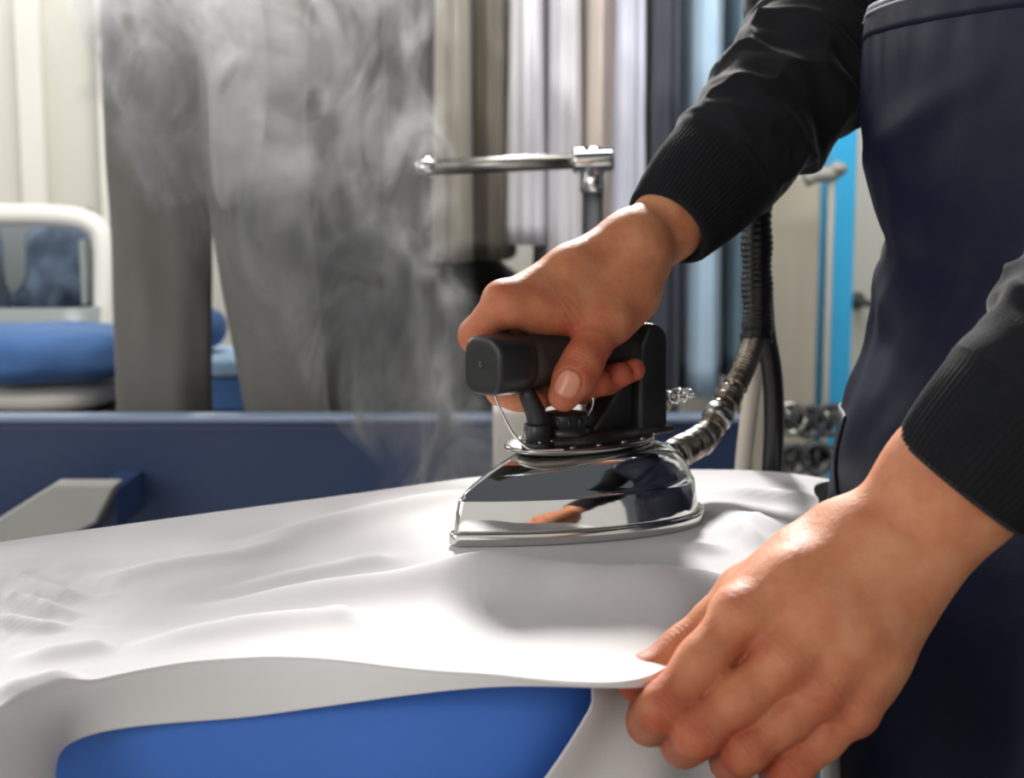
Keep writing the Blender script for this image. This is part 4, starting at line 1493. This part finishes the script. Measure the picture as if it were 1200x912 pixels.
S3 = Sdf((0.10, 0.50, 0.02), (0.66, 1.28, 1.86), 0.0085)
S3.f[:] = 0.2
torso_chain(S3, 0.022, 0.92, 1.24, None)
S3.add((0.375, 0.88, 1.24), (0.40, 0.895, 1.40), 0.145, 0.11, 0.05, (1, 0, 0), 1.45)
S3.add(SHR, SHL, 0.055, 0.055, 0.05)
S3.add((0.41, 0.895, 1.42), (0.375, 0.893, 1.54), 0.058, 0.055, 0.03)
S3.add((0.365, 0.893, 1.63), (0.355, 0.893, 1.68), 0.078, 0.086, 0.03, (0, 1, 0), 1.15)
S3.add((0.32, 0.893, 1.57), (0.33, 0.893, 1.62), 0.045, 0.058, 0.03)
S3.add((0.262, 0.893, 1.605), (0.272, 0.893, 1.64), 0.013, 0.009, 0.012)
for s in (-1, 1):
    S3.add((0.37, 0.893 + s * 0.078, 1.62), (0.375, 0.893 + s * 0.082, 1.655), 0.012, 0.015, 0.01, (0, 1, 0), 1.8)
    S3.add((0.275, 0.893 + s * 0.03, 1.652), (0.275, 0.893 + s * 0.03, 1.652), 0.014, 0.014, 0.01)
S3.add((0.268, 0.88, 1.578), (0.268, 0.906, 1.578), 0.008, 0.008, 0.012)
S3.add(SHR, ELR, 0.05, 0.041, 0.03)
S3.add(ELR, R_FB, 0.041, 0.031, 0.02)
S3.add(SHL, ELL, 0.05, 0.041, 0.03)
S3.add(ELL, L_FB, 0.041, 0.029, 0.02)
for s in (-1, 1):
    S3.add((tcx(0.9), TCY + s * 0.09, 0.92), (0.345, TCY + s * 0.10, 0.48), 0.082, 0.056, 0.05)
    S3.add((0.345, TCY + s * 0.10, 0.48), (0.375, TCY + s * 0.11, 0.09), 0.052, 0.036, 0.03)
    S3.add((0.375, TCY + s * 0.11, 0.06), (0.255, TCY + s * 0.13, 0.045), 0.032, 0.028, 0.03)
V, Fc = S3.mesh()
add_body(V, Fc, np.full(len(V), 0.1), np.zeros(len(V)))
bv, bf = np.concatenate(BV), np.concatenate(BF)
bo = mesh('body', bv, bf, M['skin'], pe)
at = bo.data.attributes.new('tint', 'FLOAT', 'POINT')
at.data.foreach_set('value', np.concatenate(BT).astype(np.float32))
at = bo.data.attributes.new('nail', 'FLOAT', 'POINT')
at.data.foreach_set('value', np.concatenate(BN).astype(np.float32))
# hair, trousers, shoes
S4 = Sdf((0.22, 0.76, 1.48), (0.52, 1.03, 1.84), 0.005)
S4.f[:] = 0.2
S4.add((0.385, 0.893, 1.655), (0.372, 0.893, 1.70), 0.086, 0.090, 0.02, (0, 1, 0), 1.1)
S4.add((0.33, 0.893, 1.745), (0.40, 0.893, 1.72), 0.045, 0.07, 0.03)
S4.add((0.43, 0.893, 1.60), (0.42, 0.893, 1.66), 0.045, 0.06, 0.03)
V, Fc = S4.mesh()
mesh('hair', V + 0.004 * fbm(V * 60, 2)[:, None], Fc, M['hairmat'], pe)
S5 = Sdf((0.15, 0.56, 0.06), (0.58, 1.20, 1.02), 0.009)
S5.f[:] = 0.2
for s in (-1, 1):
    S5.add((tcx(0.9), TCY + s * 0.085, 0.90), (0.345, TCY + s * 0.10, 0.48), 0.092, 0.072, 0.05)
    S5.add((0.345, TCY + s * 0.10, 0.48), (0.375, TCY + s * 0.11, 0.12), 0.070, 0.060, 0.03)
S5.add((tcx(0.9), TCY, 0.93), (tcx(0.9), TCY, 0.97), 0.164, 0.164, 0.04, (1, 0, 0), 1.42)
V, Fc = S5.mesh()
mesh('trousers', V, Fc, M['darkpants'], pe)
for s in (-1, 1):
    S6 = Sdf((0.18, TCY + s * 0.12 - 0.09, -0.002), (0.45, TCY + s * 0.12 + 0.09, 0.14), 0.005)
    S6.f[:] = 0.2
    S6.add((0.385, TCY + s * 0.11, 0.045), (0.24, TCY + s * 0.132, 0.035), 0.042, 0.038, 0.02)
    S6.add((0.375, TCY + s * 0.11, 0.05), (0.375, TCY + s * 0.11, 0.09), 0.045, 0.045, 0.02)
    V, Fc = S6.mesh()
    V[:, 2] = np.maximum(V[:, 2], 0.001)
    mesh('shoe', V, Fc, M['leather'], pe)

# ---------------------------------------------------------------- sweater: torso and sleeves
S7 = Sdf((0.12, 0.60, 0.84), (0.62, 1.20, 1.56), 0.007)
S7.f[:] = 0.2
torso_chain(S7, 0.010, 0.90, 1.24, None)
S7.add((0.372, 0.88, 1.24), (0.40, 0.895, 1.40), 0.158, 0.12, 0.05, (1, 0, 0), 1.38)
S7.add(SHR, SHL, 0.068, 0.068, 0.05)
S7.add((0.41, 0.895, 1.43), (0.395, 0.893, 1.49), 0.07, 0.066, 0.03)
V, Fc = S7.mesh()
SV, SF = [V], [np.asarray(Fc)]


def sleeve(path, rad, cuff_len, seed, ratio=1.0, n=280, m=240):
    path = np.array(path)
    Pt = cr(path, m)
    r = cr(np.array(rad)[:, None], m)[:, 0]
    L = np.concatenate([[0], np.cumsum(np.linalg.norm(np.diff(Pt, axis=0), axis=1))])
    T, Nn, B = frames(Pt)
    a = np.linspace(0, 2 * math.pi, n, endpoint=False)
    rings = []
    for i in range(m):
        s = L[i]
        dirs = np.cos(a)[:, None] * Nn[i] + np.sin(a)[:, None] * B[i]
        base = Pt[i] + dirs * r[i]
        c = np.stack([np.cos(a) * 1.1 + seed, np.sin(a) * 1.1, np.full(n, s * 34)], 1)
        w = 0.5 - np.abs(fbm(c, 2))
        c2_ = np.stack([np.cos(a + s * 9) * 0.8 + seed * 2, np.sin(a + s * 9) * 0.8, np.full(n, s * 62)], 1)
        w2 = 0.5 - np.abs(fbm(c2_, 2))
        k = np.clip((s - cuff_len * 0.75) / 0.05, 0, 1)
        rings.append(base + dirs * (k * ((w - 0.32) * 0.017 + (w2 - 0.32) * 0.010))[:, None])
    ci = int(np.searchsorted(L, cuff_len))
    # cuff: ribbed, its end rolled inward
    cr_ = []
    rib = 0.0009 * np.sin(35 * a) ** 2
    for k, (dr, ds) in enumerate(((-0.0075, 0.012), (-0.0050, 0.002), (-0.0025, -0.0012), (-0.0003, -0.0008), (0.0008, 0.001))):
        dirs = np.cos(a)[:, None] * Nn[0] + np.sin(a)[:, None] * B[0]
        cr_.append(Pt[0] + T[0] * ds + dirs * (r[0] + dr + rib)[:, None])
    for i in range(2, ci + 1):
        dirs = np.cos(a)[:, None] * Nn[i] + np.sin(a)[:, None] * B[i]
        f = i / ci
        cr_.append(rings[i] + dirs * (rib * (1 - f ** 4) + 0.0010 * (1 - f ** 3))[:, None])
    return rings[ci - 2:], cr_


rr, cuffR = sleeve([P(783, 266, 0.922), P(820, 224, 0.940), P(868, 172, 0.960), P(950, 76, 1.000), ELR, SHR * 0.5 + ELR * 0.5, SHR],
                   [0.0290, 0.0370, 0.0440, 0.0540, 0.060, 0.066, 0.072], 0.062, 1.3)
ll, cuffL = sleeve([P(1124, 568, 0.612), P(1152, 536, 0.609), P(1200, 482, 0.607), P(1270, 402, 0.607), ELL, SHL * 0.5 + ELL * 0.5, SHL],
                   [0.0318, 0.0350, 0.0385, 0.0430, 0.056, 0.062, 0.070], 0.045, 4.1)
off = len(SV[0])
for rg_ in (rr, ll):
    v, f = rings_mesh(rg_, cap=False)
    SV.append(v)
    SF.append(np.asarray(f) + off)
    off += len(v)
swo = mesh('sweater', np.concatenate(SV), np.concatenate(SF), M['knit'], pe)
for c in (cuffR, cuffL):
    v, f = rings_mesh(c, cap=False)
    mesh('cuff', v, f, M['rib'], swo)

# ---------------------------------------------------------------- apron
def apron_pt(t_, z, out):
    """t_: angle from the front (radians, positive toward the camera side)"""
    a, b = 0.1285 + out, tb(z) + out
    return np.array([tcx(z) - a * math.cos(t_), TCY - b * math.sin(t_), z])


def apron_patch(name, z0, z1, tl, tr, nz, nt, out, m, parent, wr=1.0, solid=0.0016):
    V = []
    for i in range(nz):
        z = z0 + (z1 - z0) * i / (nz - 1)
        for j in range(nt):
            u = j / (nt - 1)
            t_ = math.radians(tl(z) + (tr(z) - tl(z)) * u)
            p = apron_pt(t_, z, out)
            w = 0.009 * fbm(np.array([[t_ * 2.2 + z * 6, z * 16 - t_ * 2.5, 1.7]]), 2)[0] + 0.0011 * fbm(np.array([[t_ * 7 + z * 30, z * 40 - t_ * 6, 4.1]]), 2)[0] + 0.0011 * (0.5 + 0.5 * math.sin(46 * t_ + 2 * math.sin(7 * t_))) * math.exp(-((ztop - 0.030 - z) / 0.018) ** 2)
            w += 0.004 * math.exp(-((z - 1.115 + 0.03 * t_) / 0.012) ** 2) * (-1) + 0.004 * math.exp(-((z - 1.085 + 0.05 * t_) / 0.014) ** 2)
            w += 0.003 * math.sin(9 * t_ + 2 * math.sin(4 * z)) * np.clip((0.98 - z) / 0.1, 0, 1)
            w += 0.0035 * math.exp(-((z - 1.19 - 0.05 * (t_ - 0.2)) / 0.010) ** 2) * math.exp(-((t_ - 0.1) / 0.5) ** 2)
            d = unit([p[0] - tcx(z), p[1] - TCY, 0])
            V.append(p + d * w * wr)
    return mesh(name, V, grid_faces(nz, nt), m, parent, solid=solid)


ztop = Zp(6, 0.80) + 0.010
tR = lambda z: np.interp(z, [0.5, 1.00, 1.10, 1.20, 1.30], [112, 110, 96, 60, 49.5])
tL = lambda z: -tR(z)
ap = apron_patch('apron', 0.52, ztop, tL, tR, 150, 110, 0.006, M['navy'], pe)
apron_patch('top_hem', ztop - 0.020, ztop + 0.0006, tL, tR, 6, 90, 0.0068, M['navy'], ap, solid=0.0012)
apron_patch('pocket', 0.80, 1.012, lambda z: -40, lambda z: -6, 30, 40, 0.0078, M['navy'], ap)
V = []
for zz_, lo, hi in ((ztop - 0.0045, -52, 54),):
    a = [apron_pt(math.radians(k), zz_, 0.0076) for k in np.linspace(lo, hi, 60)]
    w_ = []
    for k, p in zip(np.linspace(lo, hi, 60), a):
        t_ = math.radians(k)
        w = 0.009 * fbm(np.array([[t_ * 2.2 + zz_ * 6, zz_ * 16 - t_ * 2.5, 1.7]]), 2)[0] + 0.0011 * fbm(np.array([[t_ * 7 + zz_ * 30, zz_ * 40 - t_ * 6, 4.1]]), 2)[0]
        d = unit([p[0] - tcx(zz_), p[1] - TCY, 0])
        w_.append(p + d * w)
    tube('stitching', np.array(w_), 0.0008, M['thread'], ap, 6)
# waist tie and neck strap
vs = [apron_pt(math.radians(k), 1.075, -0.002) for k in np.linspace(95, 265, 50)]
tube('waist_tie', np.array(vs), 0.006, M['navy'], ap, 10)
for s in (-1, 1):
    p0 = apron_pt(math.radians(s * 45), ztop - 0.004, 0.006)
    ys = np.sign(p0[1] - TCY)
    tube('neck_strap', cr(np.array([p0, (0.285, 0.893 + ys * 0.10, 1.36), (0.335, 0.893 + ys * 0.082, 1.46), (0.40, 0.893 + ys * 0.078, 1.515), (0.475, 0.893, 1.50)]), 30), 0.008, M['navy'], ap, 10)

# ================================================================== steam
def steam_material(x0, z0, y0):
    m = bpy.data.materials.new('steam')
    m.use_nodes = True
    nt = m.node_tree
    for n in list(nt.nodes):
        if n.type == 'BSDF_PRINCIPLED':
            nt.nodes.remove(n)
    out = [n for n in nt.nodes if n.type == 'OUTPUT_MATERIAL'][0]

    class E:
        def __init__(s, sock):
            s.s = sock

        def op(s, o, *args, clamp=False):
            nd = nt.nodes.new('ShaderNodeMath')
            nd.operation = o
            nd.use_clamp = clamp
            nt.links.new(s.s, nd.inputs[0])
            for i, a in enumerate(args):
                if isinstance(a, E):
                    nt.links.new(a.s, nd.inputs[i + 1])
                else:
                    nd.inputs[i + 1].default_value = a
            return E(nd.outputs[0])

        __add__ = lambda s, o: s.op('ADD', o)
        __sub__ = lambda s, o: s.op('SUBTRACT', o)
        __mul__ = lambda s, o: s.op('MULTIPLY', o)
        __truediv__ = lambda s, o: s.op('DIVIDE', o)

    tc = nt.nodes.new('ShaderNodeTexCoord')
    sp = nt.nodes.new('ShaderNodeSeparateXYZ')
    nt.links.new(tc.outputs['Object'], sp.inputs[0])
    x, y, z = E(sp.outputs[0]), E(sp.outputs[1]), E(sp.outputs[2])
    h = (z - z0) * (1 / 0.55)
    hc = h.op('MAXIMUM', 0.0)
    xc = hc * -0.34 + hc * hc * 0.10 + x0
    yc = hc * 0.10 + y0
    r = hc * 0.20 + 0.06
    dx = (x - xc) / r
    dy = (y - yc) / (hc * 0.06 + 0.05)
    dist = (dx * dx + dy * dy).op('SQRT')
    fall = (dist * -1.0 + 1.0).op('MAXIMUM', 0.0)
    low = (h + 0.10).op('MULTIPLY', 7.0, clamp=True)
    top = (hc * -1.7 + 1.75).op('MAXIMUM', 0.14)

    def noise(scale, detail, dist_, off, st=(1, 1, 0.62)):
        mp = nt.nodes.new('ShaderNodeMapping')
        mp.inputs['Location'].default_value = off
        mp.inputs['Scale'].default_value = st
        nt.links.new(tc.outputs['Object'], mp.inputs[0])
        n = nt.nodes.new('ShaderNodeTexNoise')
        n.inputs['Scale'].default_value = scale
        n.inputs['Detail'].default_value = detail
        n.inputs['Roughness'].default_value = 0.6
        n.inputs['Distortion'].default_value = dist_
        nt.links.new(mp.outputs[0], n.inputs['Vector'])
        return E(n.outputs[0])

    a = noise(12, 6, 1.8, (0.3, 0.1, 0.2))
    b = noise(26, 3, 1.2, (4, 2, 1))
    wis = (a - 0.485).op('MAXIMUM', 0.0) * 7.6
    wis = wis * wis
    fin = (b - 0.30).op('MAXIMUM', 0.0) * 2.2
    dens = fall.op('POWER', 0.8) * low * top * (wis * fin + 0.02)
    vs = nt.nodes.new('ShaderNodeVolumeScatter')
    vs.inputs['Color'].default_value = (0.97, 0.97, 0.96, 1)
    vs.inputs['Anisotropy'].default_value = 0.2
    nt.links.new((dens * STEAM_DENS).s, vs.inputs['Density'])
    nt.links.new(vs.outputs[0], out.inputs['Volume'])
    return m


STEAM_DENS = 190.0
sb = P(520, 545, 1.20)
m_st = steam_material(sb[0], sb[2], sb[1])
rgs = []
a = np.linspace(0, 2 * math.pi, 32, endpoint=False)
for h in np.linspace(-0.12, 1.25, 24):
    hc = max(h, 0)
    r = 0.20 * hc + 0.06
    ry = 0.06 * hc + 0.05
    e = 0.55 if h < -0.11 else 1.0
    rgs.append(np.stack([sb[0] - 0.34 * hc + 0.10 * hc * hc + r * e * np.cos(a), sb[1] + 0.10 * hc + ry * e * np.sin(a), np.full(32, sb[2] + 0.55 * h)], 1))
V, Fc = rings_mesh(rgs)
st = mesh('steam', V, Fc, m_st)
tag(st, 'white steam billowing up behind the iron', 'steam', kind='stuff')
scn.cycles.volume_step_rate = 0.15
scn.cycles.volume_max_steps = 256
